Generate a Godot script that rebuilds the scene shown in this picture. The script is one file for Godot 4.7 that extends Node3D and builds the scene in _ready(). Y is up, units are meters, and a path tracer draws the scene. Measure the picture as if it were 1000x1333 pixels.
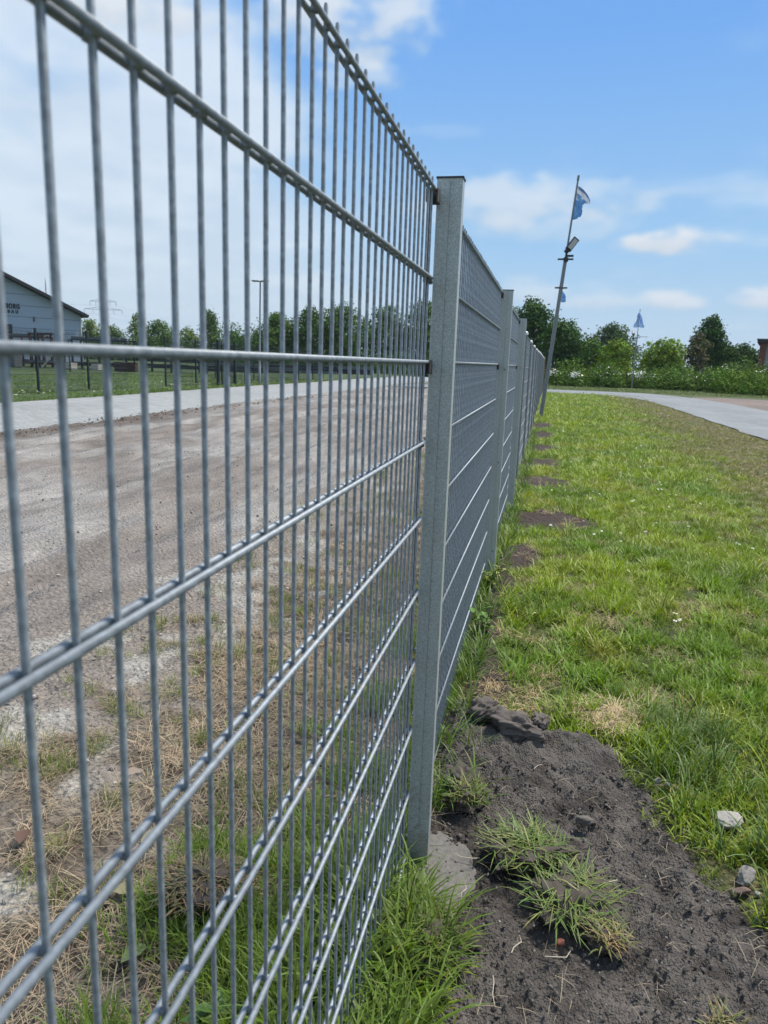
extends Node3D
# A galvanised double-rod wire fence, seen along its length, between a dirt yard and a lawn.

var rng := RandomNumberGenerator.new()
var used := {}
var na := FastNoiseLite.new()
var nb := FastNoiseLite.new()
var nc := FastNoiseLite.new()
var M := {}
const FX := -0.303          # the plane of the fence wires

# ------------------------------------------------------------------ helpers
func numbered(called: String) -> String:
	if not used.has(called):
		used[called] = 0
		return called
	used[called] += 1
	return "%s_%03d" % [called, used[called]]

func tag(o: Node, label: String, category: String, group := "", kind := "") -> void:
	o.set_meta("label", label)
	o.set_meta("category", category)
	if group != "": o.set_meta("group", group)
	if kind != "": o.set_meta("kind", kind)

func thing(called: String, label: String, category: String, at := Vector3.ZERO, turn := 0.0, group := "") -> Node3D:
	var o := Node3D.new()
	o.name = numbered(called)
	add_child(o)
	o.position = at
	o.rotation.y = turn
	tag(o, label, category, group)
	return o

func part(called: String, mesh: Mesh, material: Material, parent: Node, at := Vector3.ZERO) -> MeshInstance3D:
	var o := MeshInstance3D.new()
	o.name = called
	o.mesh = mesh
	o.material_override = material
	o.position = at
	parent.add_child(o, true)
	return o

func lone(called: String, mesh: Mesh, material: Material, label: String, category: String, at := Vector3.ZERO, turn := 0.0, group := "") -> MeshInstance3D:
	var o := part(numbered(called), mesh, material, self, at)
	o.rotation.y = turn
	tag(o, label, category, group)
	return o

func struct(called: String, mesh: Mesh, material: Material) -> MeshInstance3D:
	var o := part(numbered(called), mesh, material, self)
	o.set_meta("kind", "structure")
	return o

func dup(o: Node3D, label: String) -> Node3D:
	var c := o.duplicate() as Node3D
	var stem := RegEx.create_from_string("_\\d+$").sub(o.name, "")
	c.name = numbered(stem)
	add_child(c)
	c.set_meta("label", label)
	return c

func begin() -> SurfaceTool:
	var st := SurfaceTool.new()
	st.begin(Mesh.PRIMITIVE_TRIANGLES)
	return st

func tri(st: SurfaceTool, a: Vector3, b: Vector3, c: Vector3) -> void:
	st.add_vertex(a); st.add_vertex(b); st.add_vertex(c)

func quad(st: SurfaceTool, a: Vector3, b: Vector3, c: Vector3, d: Vector3) -> void:
	tri(st, a, b, c); tri(st, a, c, d)

func tube(st: SurfaceTool, p: PackedVector3Array, r: PackedFloat32Array, sides := 8, capped := true) -> void:
	st.set_smooth_group(1)
	var rings := []
	for i in p.size():
		var t: Vector3 = (p[mini(i + 1, p.size() - 1)] - p[maxi(i - 1, 0)]).normalized()
		var u := t.cross(Vector3(0.13, 0.2, 0.97) if absf(t.z) < 0.9 else Vector3(1, 0.1, 0)).normalized()
		var v := t.cross(u).normalized()
		var ring := PackedVector3Array()
		for k in sides:
			var a := TAU * k / sides
			ring.append(p[i] + (u * cos(a) + v * sin(a)) * r[i])
		rings.append(ring)
	for i in p.size() - 1:
		for k in sides:
			var k2 := (k + 1) % sides
			quad(st, rings[i][k], rings[i + 1][k], rings[i + 1][k2], rings[i][k2])
	if capped:
		st.set_smooth_group(-1)
		for k in range(1, sides - 1):
			tri(st, rings[0][0], rings[0][k], rings[0][k + 1])
			var e: PackedVector3Array = rings[p.size() - 1]
			tri(st, e[0], e[k + 1], e[k])

func bar(st: SurfaceTool, a: Vector3, b: Vector3, r: float, sides := 6) -> void:
	tube(st, PackedVector3Array([a, b]), PackedFloat32Array([r, r]), sides)

func box(st: SurfaceTool, c: Vector3, s: Vector3, basis := Basis()) -> void:
	st.set_smooth_group(-1)
	var h := s * 0.5
	var q := func(x: float, y: float, z: float) -> Vector3: return c + basis * Vector3(x * h.x, y * h.y, z * h.z)
	quad(st, q.call(-1, 1, 1), q.call(1, 1, 1), q.call(1, -1, 1), q.call(-1, -1, 1))
	quad(st, q.call(1, 1, -1), q.call(-1, 1, -1), q.call(-1, -1, -1), q.call(1, -1, -1))
	quad(st, q.call(1, 1, 1), q.call(1, 1, -1), q.call(1, -1, -1), q.call(1, -1, 1))
	quad(st, q.call(-1, 1, -1), q.call(-1, 1, 1), q.call(-1, -1, 1), q.call(-1, -1, -1))
	quad(st, q.call(-1, 1, -1), q.call(1, 1, -1), q.call(1, 1, 1), q.call(-1, 1, 1))
	quad(st, q.call(-1, -1, 1), q.call(1, -1, 1), q.call(1, -1, -1), q.call(-1, -1, -1))

func done(st: SurfaceTool) -> ArrayMesh:
	st.index()
	st.generate_normals()
	return st.commit()

func box_mesh(s: Vector3, c := Vector3.ZERO, b := Basis()) -> ArrayMesh:
	var st := begin()
	box(st, c, s, b)
	return done(st)

func arrays(v: PackedVector3Array, n: PackedVector3Array, c: PackedColorArray, ix: PackedInt32Array) -> ArrayMesh:
	var a := []
	a.resize(Mesh.ARRAY_MAX)
	a[Mesh.ARRAY_VERTEX] = v
	a[Mesh.ARRAY_NORMAL] = n
	a[Mesh.ARRAY_COLOR] = c
	a[Mesh.ARRAY_INDEX] = ix
	var m := ArrayMesh.new()
	m.add_surface_from_arrays(Mesh.PRIMITIVE_TRIANGLES, a)
	return m

# a sheet over the given lines of x and z; hf gives the height, cf the base colour
func sheet(xs: PackedFloat32Array, zs: PackedFloat32Array, hf: Callable, cf: Callable) -> ArrayMesh:
	var w := xs.size()
	var d := zs.size()
	var v := PackedVector3Array(); v.resize(w * d)
	var n := PackedVector3Array(); n.resize(w * d)
	var c := PackedColorArray(); c.resize(w * d)
	var ix := PackedInt32Array(); ix.resize((w - 1) * (d - 1) * 6)
	for j in d:
		for i in w:
			v[j * w + i] = Vector3(xs[i], hf.call(xs[i], zs[j]), zs[j])
			c[j * w + i] = cf.call(xs[i], zs[j])
	var k := 0
	for j in d:
		for i in w:
			var l := v[j * w + maxi(i - 1, 0)]
			var r := v[j * w + mini(i + 1, w - 1)]
			var f := v[maxi(j - 1, 0) * w + i]
			var b := v[mini(j + 1, d - 1) * w + i]
			n[j * w + i] = (b - f).cross(r - l).normalized()
			if i < w - 1 and j < d - 1:
				var q := j * w + i
				ix[k] = q; ix[k + 1] = q + 1; ix[k + 2] = q + w + 1
				ix[k + 3] = q; ix[k + 4] = q + w + 1; ix[k + 5] = q + w
				k += 6
	return arrays(v, n, c, ix)

func steps(a: float, b: float, first: float, grow := 1.0, most := 1e9) -> PackedFloat32Array:
	var out := PackedFloat32Array([a])
	var s := first
	var dir := signf(b - a)
	while (b - out[-1]) * dir > s * 1.3:
		out.append(out[-1] + s * dir)
		s = minf(s * grow, most)
	out.append(b)
	return out

func merged_steps(a: PackedFloat32Array, b: PackedFloat32Array) -> PackedFloat32Array:
	var o := a.duplicate()
	o.append_array(b.slice(1))
	return o

func noise_tex(freq: float, a: Color, b: Color, seed_ := 1, kind := FastNoiseLite.TYPE_SIMPLEX_SMOOTH, size := 512, octaves := 4, normal := false) -> NoiseTexture2D:
	var n := FastNoiseLite.new()
	n.seed = seed_
	n.noise_type = kind
	n.frequency = freq
	n.fractal_octaves = octaves
	if kind == FastNoiseLite.TYPE_CELLULAR:
		n.cellular_return_type = FastNoiseLite.RETURN_CELL_VALUE
		n.fractal_type = FastNoiseLite.FRACTAL_NONE
	var t := NoiseTexture2D.new()
	t.width = size
	t.height = size
	t.seamless = true
	t.noise = n
	t.as_normal_map = normal
	if not normal:
		var g := Gradient.new()
		g.set_color(0, a)
		g.set_color(1, b)
		t.color_ramp = g
	return t

func lin(r: float, g: float, b: float) -> Color:
	return Color(r, g, b).linear_to_srgb()

func material(called: String, albedo: Color, rough := 0.8, metal := 0.0) -> StandardMaterial3D:
	var m := StandardMaterial3D.new()
	m.resource_name = called
	m.albedo_color = albedo
	m.roughness = rough
	m.metallic = metal
	M[called] = m
	return m

func textured(m: StandardMaterial3D, tex: Texture2D, scale_: float, relief: Texture2D = null, depth := 0.0) -> void:
	m.albedo_texture = tex
	m.uv1_triplanar = true
	m.uv1_world_triplanar = true
	m.uv1_scale = Vector3.ONE * scale_
	if relief:
		m.heightmap_enabled = true
		m.heightmap_texture = relief
		m.heightmap_scale = depth

func rf(a: float, b: float) -> float:
	return rng.randf_range(a, b)

func smooth(a: float, b: float, x: float) -> float:
	return smoothstep(a, b, x)

func along(z: float, t: Array) -> float:     # smooth interpolation in a table of [z, value] with falling z
	if z >= t[0][0]: return t[0][1]
	for i in t.size() - 1:
		if z >= t[i + 1][0]:
			var k: float = (t[i][0] - z) / (t[i][0] - t[i + 1][0])
			k = k * k * (3.0 - 2.0 * k)
			return lerpf(t[i][1], t[i + 1][1], k)
	return t[-1][1]

# ------------------------------------------------------------------ the lie of the land
var bank := [[-1.9, 0.0], [-3.2, 0.075], [-4.4, 0.14], [-6.9, 0.065], [-9.4, 0.0], [-11.9, -0.045], [-14.4, -0.07], [-17.0, -0.045], [-22.0, 0.0]]

func land(x: float, z: float) -> float:
	var s := x - FX
	var k := exp(-pow(s / (1.5 if s > 0.0 else 0.6), 2.0))
	return along(z, bank) * k + nb.get_noise_2d(x * 6.0, z * 6.0) * 0.012

var soil_edge := PackedVector2Array([Vector2(-0.34, -2.95), Vector2(-0.12, -2.74), Vector2(0.08, -2.69), Vector2(0.33, -2.69), Vector2(0.43, -2.52), Vector2(0.48, -2.36), Vector2(0.54, -2.2), Vector2(0.57, -2.06), Vector2(0.66, -1.95), Vector2(0.76, -1.8), Vector2(0.9, -1.3), Vector2(0.9, -0.7), Vector2(-0.3, -0.7), Vector2(-0.3, -1.2), Vector2(-0.2, -1.35), Vector2(-0.15, -1.6), Vector2(-0.33, -1.66)])

func soil_in(x: float, z: float) -> float:     # metres inside the dug soil (negative outside)
	var p := Vector2(x, z) + Vector2(na.get_noise_2d(x * 90.0, z * 90.0), na.get_noise_2d(x * 90.0 + 700.0, z * 90.0)) * 0.06
	var best := 1e9
	for i in soil_edge.size():
		var q := Geometry2D.get_closest_point_to_segment(p, soil_edge[i], soil_edge[(i + 1) % soil_edge.size()])
		best = minf(best, p.distance_to(q))
	return best if Geometry2D.is_point_in_polygon(p, soil_edge) else -best

var holes := [[0.07, -6.62, 0.46, 0.46], [-0.02, -9.2, 0.38, 0.6], [-0.08, -11.3, 0.4, 0.7], [-0.08, -13.7, 0.4, 0.8], [-0.1, -16.2, 0.36, 0.9], [-0.1, -18.8, 0.36, 0.9], [-0.1, -5.0, 0.16, 0.4], [-0.22, -3.5, 0.1, 0.5], [-0.2, -4.3, 0.08, 0.5], [-0.16, -3.0, 0.1, 0.3]]
func hole(x: float, z: float) -> float:
	var b := 0.0
	for h in holes:
		var d := pow((x - h[0]) / h[2], 2.0) + pow((z - h[1]) / h[3], 2.0) + na.get_noise_2d(x * 70.0, z * 70.0) * 0.9
		b = maxf(b, 1.0 - smooth(0.5, 1.2, d))
	return b

var track_edge_in := [[2.0, 4.77], [-31.0, 4.75], [-36.0, 4.5], [-38.6, 3.8]]
# ------------------------------------------------------------------ foliage
func foliage(lobes: Array, count: int, leaf: float, col: Color, spread := 0.25, flat := 0.0) -> ArrayMesh:
	var v := PackedVector3Array(); v.resize(count * 4)
	var n := PackedVector3Array(); n.resize(count * 4)
	var c := PackedColorArray(); c.resize(count * 4)
	var ix := PackedInt32Array(); ix.resize(count * 6)
	var total := 0.0
	var w := PackedFloat32Array()
	var clumps := []
	for l in lobes:
		var r: Vector3 = l[1]
		total += r.x * r.y + r.x * r.z
		w.append(total)
		var list := []
		for k in 16:
			var d := Vector3(rng.randfn(), rng.randfn(), rng.randfn()).normalized()
			list.append([l[0] + d * r * rf(0.7, 1.08), rf(0.78, 1.25), rf(-0.12, 0.12), d])
		clumps.append(list)
	for i in count:
		var pick := rng.randf() * total
		var k := 0
		while w[k] < pick and k < lobes.size() - 1: k += 1
		var r: Vector3 = lobes[k][1]
		var p: Vector3
		var d := Vector3(rng.randfn(), rng.randfn(), rng.randfn()).normalized()
		var tone := 1.0
		var warm := 0.0
		if rng.randf() < 0.72:
			var cl: Array = clumps[k][rng.randi() % 16]
			p = cl[0] + Vector3(rng.randfn(), rng.randfn() * 0.75, rng.randfn()) * r * spread
			tone = cl[1]
			warm = cl[2]
			d = (cl[3] + d * 0.5).normalized()
		else:
			p = lobes[k][0] + d * r * pow(rng.randf(), 0.4)
		if p.y < 0.05: p.y = rf(0.05, 0.4)
		var fn := (d * 0.7 + Vector3(rf(-1, 1), rf(-0.4, 1.2), rf(-1, 1)) * 0.8 + Vector3(0, flat, 0)).normalized()
		var a := fn.cross(Vector3(rf(-1, 1), rf(-1, 1), rf(-1, 1))).normalized()
		var b := fn.cross(a)
		var s := leaf * rf(0.55, 1.3)
		var e := i * 4
		v[e] = p - a * s * 0.62; v[e + 1] = p + b * s * 0.36; v[e + 2] = p + a * s * 0.62; v[e + 3] = p - b * s * 0.36
		tone *= 1.5
		var cc := Color(col.r * tone * (1.0 + warm), col.g * tone * rf(0.88, 1.12), col.b * tone * (1.0 - warm))
		for q in 4:
			n[e + q] = fn
			c[e + q] = cc
		var o := i * 6
		ix[o] = e; ix[o + 1] = e + 1; ix[o + 2] = e + 2; ix[o + 3] = e; ix[o + 4] = e + 2; ix[o + 5] = e + 3
	return arrays(v, n, c, ix)

# kind: 0 broad, 1 tall and narrow, 2 bush down to the ground, 3 thin and twiggy
func tree(called: String, label: String, at: Vector3, h: float, w: float, col: Color, kind := 0, leaves := 4200, leaf := 0.24, group := "") -> Node3D:
	var t := thing(called, label, "tree" if kind != 2 else "bush", at, 0.0, group)
	var lobes := []
	var low := 0.28 * h if kind != 2 else 0.05 * h
	if kind == 1: low = 0.2 * h
	var nl := 15 if kind == 0 else 11
	for i in nl:
		var f := (i + 0.5) / nl
		var y := lerpf(low, h * 0.9, f)
		var wide: float = sin(PI * clampf(0.2 + 0.72 * f, 0.0, 1.0)) * w * 0.5
		if kind == 1: wide = w * 0.5 * (1.0 - pow(f, 2.2)) * 0.95
		if kind == 2: wide = w * 0.5 * sqrt(1.0 - f * f * 0.85)
		var a := i * 2.4 + rf(-0.5, 0.5)
		var r := w * rf(0.17, 0.27) * (1.0 - 0.35 * f)
		var off := maxf(wide - r * 0.8, 0.0) * rf(0.55, 1.05)
		var ry := r * rf(0.75, 1.0)
		y = minf(y, h - ry * 1.02)
		lobes.append([Vector3(cos(a) * off, maxf(y, ry * 0.8), sin(a) * off), Vector3(r, ry, r)])
	lobes.append([Vector3(rf(-0.05, 0.05) * w, h - w * 0.13, 0.0), Vector3(w * 0.14, w * 0.13, w * 0.14)])
	if kind != 3:
		lobes.append([Vector3(0, (low + h) * 0.5, 0), Vector3(w * 0.3, (h - low) * 0.4, w * 0.3)])
	var st := begin()
	var r0 := 0.028 * h + 0.04
	tube(st, PackedVector3Array([Vector3(0, -0.1, 0), Vector3(0.03 * h, h * 0.3, 0.01 * h), Vector3(-0.01 * h, h * 0.6, 0), Vector3(0, h * 0.88, 0)]), PackedFloat32Array([r0, r0 * 0.75, r0 * 0.45, r0 * 0.12]), 7)
	for l in lobes:
		var c: Vector3 = l[0]
		var s := Vector3(0, maxf(c.y * 0.62, h * 0.12), 0)
		tube(st, PackedVector3Array([s, s.lerp(c, 0.55) + Vector3(0, 0.05 * h, 0), c + Vector3(0, l[1].y * 0.5, 0)]), PackedFloat32Array([r0 * 0.35, r0 * 0.22, r0 * 0.06]), 5)
		if kind == 3:
			for k in 26:
				var d := Vector3(rng.randfn(), absf(rng.randfn()) + 0.4, rng.randfn()).normalized()
				bar(st, c, c + d * l[1] * rf(0.9, 1.5), 0.012, 3)
	part("trunk", done(st), M.bark, t)
	part("crown", foliage(lobes, leaves, leaf, col), M.leaf, t)
	return t

func hedge(label: String, a: Vector3, b: Vector3, h: float, deep: float, col: Color, leaves: int, leaf := 0.17, rough := 0.3, flowers := 0, fcol := Color(0.8, 0.8, 0.74), flower_low := 0.55) -> void:
	var t := thing("hedge", label, "hedge", a)
	var span := b - a
	var lobes := []
	var nl := int(span.length() / (h * 0.42)) + 2
	for i in nl:
		var f := (i + rf(-0.3, 0.3)) / (nl - 1)
		var hh := h * (1.0 - rough * rng.randf())
		lobes.append([span * f + Vector3(0, hh * 0.5, rf(-0.3, 0.3) * deep), Vector3(h * 0.45, hh * 0.52, deep * 0.5)])
		lobes.append([span * f + Vector3(rf(-0.4, 0.4), hh * 0.25, deep * 0.3), Vector3(h * 0.4, hh * 0.3, deep * 0.4)])
	part("foliage", foliage(lobes, leaves, leaf, col, 0.3), M.leaf, t)
	var st := begin()
	for i in nl * 2:
		var q := span * rng.randf()
		bar(st, q, q + Vector3(rf(-0.3, 0.3), h * rf(0.6, 0.95), rf(-0.3, 0.3)), 0.015, 4)
	part("stem", done(st), M.bark, t)
	if flowers > 0:
		var list := []
		for l in lobes:
			if rng.randf() < 0.55 and l[0].y > h * 0.3:
				list.append([l[0] + Vector3(0, l[1].y * flower_low, l[1].z * 0.5), l[1] * Vector3(0.75, 0.5, 0.6)])
		if list.size() > 0:
			var fl := part("blossom", foliage(list, flowers, 0.1, fcol, 0.3, 0.8), M.petal, t)
			fl.set_meta("kind", "stuff")

# a tuft of blades; lie > 0 presses them to the ground
func tuft(count: int, radius: float, long_: float, wide: float, lie: float, dry: float, green := Color(1, 1, 1), straw := Color(1.7, 1.25, 1.6), segs := 3) -> ArrayMesh:
	var v := PackedVector3Array()
	var n := PackedVector3Array()
	var c := PackedColorArray()
	var ix := PackedInt32Array()
	for i in count:
		var a := rf(0, TAU)
		var p := Vector3(cos(a), 0, sin(a)) * radius * sqrt(rng.randf())
		p.y = -0.006
		var az := rf(0, TAU)
		var out := Vector3(cos(az), 0, sin(az))
		var lean := clampf(rf(0.05, 0.75) + lie, 0.0, 1.5)
		var L := long_ * rf(0.45, 1.1)
		var side := out.cross(Vector3.UP).normalized()
		side = side.rotated(Vector3.UP, rf(-0.6, 0.6))
		var wd := wide * rf(0.6, 1.2)
		var cc := green * rf(0.75, 1.2)
		cc = Color(cc.r * rf(0.85, 1.25), cc.g, cc.b)
		if rng.randf() < dry:
			cc = Color(green.r * straw.r, green.g * straw.g, green.b * straw.b) * rf(0.8, 1.2)
		var droop := rf(0.2, 1.0)
		var e := v.size()
		for k in segs + 1:
			var f := float(k) / segs
			var ang := lean + droop * f * f
			if k > 0:
				var dir := out * sin(ang) + Vector3.UP * cos(ang)
				p += dir * L / segs
				if p.y < 0.003 and lie > 0.4: p.y = rf(0.003, 0.012)
			var fnorm := (side.cross(out * sin(ang) + Vector3.UP * cos(ang))).normalized()
			if fnorm.y < 0: fnorm = -fnorm
			fnorm = (fnorm + Vector3.UP * 0.35).normalized()
			if k == segs:
				v.append(p); n.append(fnorm); c.append(cc)
			else:
				var ww := wd * (1.0 - 0.55 * f * f) * (0.7 if k == 0 else 1.0)
				v.append(p - side * ww * 0.5); v.append(p + side * ww * 0.5)
				n.append(fnorm); n.append(fnorm); c.append(cc); c.append(cc)
		var face := (v[e + 2] - v[e]).cross(v[e + 1] - v[e])      # the front must be the side that the normal points to
		var turned := face.dot(n[e]) < 0.0
		for k in segs - 1:
			var q := e + k * 2
			for o in ([q, q + 2, q + 3, q, q + 3, q + 1] if turned else [q, q + 1, q + 3, q, q + 3, q + 2]): ix.append(o)
		var q2 := e + (segs - 1) * 2
		for o in ([q2, q2 + 2, q2 + 1] if turned else [q2, q2 + 1, q2 + 2]): ix.append(o)
	return arrays(v, n, c, ix)

func scatter(called: String, label: String, category: String, mesh: Mesh, mat: Material, places: Array) -> void:
	# places: [Vector3, scale, Color, tilt]
	var mm := MultiMesh.new()
	mm.transform_format = MultiMesh.TRANSFORM_3D
	mm.use_colors = true
	mm.mesh = mesh
	mm.instance_count = places.size()
	for i in places.size():
		var p: Array = places[i]
		var b := Basis(Vector3.UP, rf(0, TAU))
		if p.size() > 3 and p[3] > 0.0:
			b = Basis(Vector3(rf(-1, 1), 0.1, rf(-1, 1)).normalized(), p[3] * rf(-1, 1)) * b
		var s: float = p[1]
		b = b.scaled(Vector3(s, s * rf(0.8, 1.2), s))
		mm.set_instance_transform(i, Transform3D(b, p[0]))
		mm.set_instance_color(i, p[2])
	var o := MultiMeshInstance3D.new()
	o.name = numbered(called)
	o.multimesh = mm
	o.material_override = mat
	add_child(o)
	tag(o, label, category, "", "stuff")

# an uneven lump of stone or earth
func lump(size: Vector3, seed_: int, rough := 0.35, rings := 9, col := Color(1, 1, 1), faceted := false) -> ArrayMesh:
	var nz := FastNoiseLite.new()
	nz.seed = seed_
	nz.frequency = 0.9
	nz.fractal_octaves = 4
	var facets := []
	var r2 := RandomNumberGenerator.new()
	r2.seed = seed_
	for i in 7:
		facets.append([Vector3(r2.randfn(), r2.randfn(), r2.randfn()).normalized(), r2.randf_range(0.62, 0.92) if rough > 0.2 else r2.randf_range(0.45, 0.75)])
	var v := PackedVector3Array()
	var c := PackedColorArray()
	var n := PackedVector3Array()
	var ix := PackedInt32Array()
	var seg := rings * 2
	for j in rings + 1:
		for i in seg:
			var th := PI * j / rings
			var ph := TAU * i / seg
			var d := Vector3(cos(th), sin(th) * sin(ph), sin(th) * cos(ph))
			var r := 1.0
			for f in facets:
				var k: float = d.dot(f[0])
				if k > 0.1: r = minf(r, f[1] / k)
			r *= 1.0 + nz.get_noise_3dv(d * 1.6) * rough + nz.get_noise_3dv(d * 5.0) * rough * 0.35 + nz.get_noise_3dv(d * 17.0) * rough * 0.2
			v.append(d * size * 0.5 * r)
			var t := 1.0 + nz.get_noise_3dv(d * 4.0 + Vector3(9, 0, 0)) * 0.35
			c.append(Color(col.r * t, col.g * t, col.b * t))
			n.append(Vector3.ZERO)
	for j in rings:
		for i in seg:
			var a := j * seg + i
			var b := j * seg + (i + 1) % seg
			for o in [a, a + seg, b, b, a + seg, b + seg]: ix.append(o)
	if faceted:
		var v2 := PackedVector3Array()
		var c2 := PackedColorArray()
		for k in ix:
			v2.append(v[k])
			c2.append(c[k])
		v = v2
		c = c2
		ix = PackedInt32Array(range(v.size()))
		n.resize(v.size())
		n.fill(Vector3.ZERO)
	for k in range(0, ix.size(), 3):
		var fn := (v[ix[k + 2]] - v[ix[k]]).cross(v[ix[k + 1]] - v[ix[k]])
		for q in 3: n[ix[k + q]] += fn
	for k in n.size():
		n[k] = n[k].normalized() if n[k].length() > 1e-12 else v[k].normalized()
	return arrays(v, n, c, ix)

# ------------------------------------------------------------------ sky
func sky_image() -> Image:
	var W := 2048
	var H := 1024
	var im := Image.create(W, H, false, Image.FORMAT_RGB8)
	im.fill(Color(0.42, 0.45, 0.40))
	var fb := FastNoiseLite.new()
	fb.seed = 5; fb.frequency = 2.2; fb.fractal_octaves = 5
	var fd := FastNoiseLite.new()
	fd.seed = 11; fd.frequency = 9.0; fd.fractal_octaves = 4
	# separate clouds: azimuth, elevation, half width, half height, strength
	var puffs := [[-2.5, 11.3, 9.5, 2.2, 0.72], [-1.0, 9.7, 7.0, 1.2, 0.4], [7.2, 8.75, 4.8, 1.1, 1.3], [8.0, 4.9, 2.5, 0.9, 0.95], [14.2, 4.9, 2.6, 1.1, 0.95], [3.2, 4.7, 4.0, 0.75, 0.6], [-2.0, 5.2, 3.0, 1.2, 0.55],
		[-15.5, 22.3, 6.5, 3.4, 0.85], [-14.8, 19.2, 3.6, 1.3, 0.6], [-20.0, 22.5, 5.0, 1.6, 0.6], [-32.0, 21.5, 9.0, 1.8, 0.9], [-9.5, 16.0, 4.0, 0.6, 0.18], [10.0, 12.0, 8.0, 0.5, 0.2], [22.0, 8.0, 6.0, 1.6, 0.8]]
	var zen := Color8(74, 134, 222)
	var top := Color8(116, 173, 242)
	var mid := Color8(156, 202, 243)
	var hor := Color8(202, 223, 237)
	for j in H / 2 + 4:
		var el := 90.0 - (j + 0.5) / H * 180.0
		var ce := cos(deg_to_rad(el))
		var se := sin(deg_to_rad(el))
		for i in W:
			var az := (i + 0.5) / W * 360.0
			if az > 180.0: az -= 360.0
			var ar := deg_to_rad(az)
			var dir := Vector3(ce * sin(ar), se, -ce * cos(ar))
			var c: Color
			if el < 9.0: c = hor.lerp(mid, clampf(el / 9.0, 0, 1))
			elif el < 22.0: c = mid.lerp(top, (el - 9.0) / 13.0)
			else: c = top.lerp(zen, clampf((el - 22.0) / 50.0, 0, 1))
			# high clouds project on a flat layer, so that they crowd towards the horizon
			var q := dir / (absf(se) + 0.12)
			var f1 := fb.get_noise_3d(q.x * 0.35, q.z * 0.35, 3.0)
			var f2 := fd.get_noise_3d(q.x * 0.22, q.z * 0.22, 8.0)
			var left := smooth(-4.0, -26.0, az) if az < 0.0 else smooth(60.0, 140.0, az)
			var cover := lerpf(-0.32, 0.34, left)
			if az < 0.0 and az > -60.0: cover -= 0.3 * smooth(14.5, 18.5, el)
			if az < -60.0 or az > 60.0: cover = lerpf(cover, 0.08, 0.6)
			var d := smooth(-0.28, 0.42, cover + f1 * 0.75 + f2 * 0.22)
			var thick := 0.86 * d
			# a pale veil low on the left
			thick = maxf(thick, left * 0.85 * smooth(16.5 + f1 * 5.0, 11.5 + f1 * 5.0, el))
			var white := Color8(231, 240, 250).lerp(Color8(212, 226, 240), clampf(0.5 - f2 * 1.4 - f1 * 0.8, 0, 1))
			if el < 9.0: white = white.lerp(Color8(207, 225, 236), clampf((9.0 - el) / 9.0, 0, 1))
			c = c.lerp(white, thick)
			if az > -45.0 and az < 40.0 and el < 28.0:
				for p in puffs:
					var dx: float = (az - p[0]) / p[2]
					var dy: float = (el - p[1]) / p[3]
					if dy < 0.0: dy *= 1.35
					var rr := dx * dx + dy * dy
					if rr < 2.2:
						var nn := fd.get_noise_3d(az * 0.028, el * 0.055, p[0]) * 1.1 + fb.get_noise_3d(az * 0.05, el * 0.12, p[1]) * 0.6
						var k: float = smooth(1.25, -0.1, rr + nn) * p[4]
						var bright := Color8(229, 236, 244).lerp(Color8(200, 212, 226), clampf(-dy * 0.6 + 0.25 + nn * 0.4, 0, 1))
						c = c.lerp(bright, clampf(k, 0, 1))
			if el < 0.0: c = c.lerp(Color(0.42, 0.45, 0.40), clampf(-el / 0.5, 0, 1))
			im.set_pixel(i, j, c)
	return im

# ------------------------------------------------------------------ scene
func _ready() -> void:
	rng.seed = 4711
	na.seed = 3; na.frequency = 0.08; na.fractal_octaves = 3
	nb.seed = 8; nb.frequency = 0.12; nb.fractal_octaves = 3
	nc.seed = 21; nc.frequency = 0.5; nc.fractal_octaves = 4
	# camera
	var cam := Camera3D.new()
	cam.name = "camera"
	cam.fov = 70.78
	cam.near = 0.02
	cam.far = 6000.0
	cam.transform = Transform3D(Basis(Vector3(0.974866, 0.033951, -0.220192), Vector3(-0.077758, 0.978022, -0.193462), Vector3(0.208784, 0.205721, 0.95608)), Vector3(0, 1.45, 0))
	var ca := CameraAttributesPhysical.new()
	ca.frustum_focal_length = 24.0
	ca.exposure_aperture = 24.0 / 3.0
	ca.frustum_focus_distance = 2.6
	ca.frustum_near = 0.02
	ca.frustum_far = 6000.0
	cam.attributes = ca
	add_child(cam)
	cam.current = true
	cam.fov = 70.78
	# sky, exposure
	var EXPOSURE := 4.25
	var env := Environment.new()
	env.background_mode = Environment.BG_SKY
	env.tonemap_mode = Environment.TONE_MAPPER_LINEAR
	env.tonemap_exposure = EXPOSURE
	var sky := Sky.new()
	var pano := PanoramaSkyMaterial.new()
	pano.panorama = ImageTexture.create_from_image(sky_image())
	sky.sky_material = pano
	env.sky = sky
	env.background_energy_multiplier = 1.0 / EXPOSURE
	env.sdfgi_enabled = true
	env.ssao_enabled = true
	env.ssil_enabled = true
	env.fog_enabled = true
	env.fog_density = 0.0002
	env.fog_light_color = Color8(205, 220, 235)
	var we := WorldEnvironment.new()
	we.name = "environment"
	we.environment = env
	add_child(we)
	var sun := DirectionalLight3D.new()
	sun.name = "sun"
	sun.light_energy = 0.5
	sun.light_color = Color(1.0, 0.965, 0.91)
	sun.light_angular_distance = 11.0
	sun.shadow_enabled = true
	add_child(sun)
	sun.look_at_from_position(Vector3(0.36, 0.86, -0.36), Vector3.ZERO)
	materials()
	ground()
	fence()
	far_left()
	far_right()
	flagpoles()
	grass()
	small_things()

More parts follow.
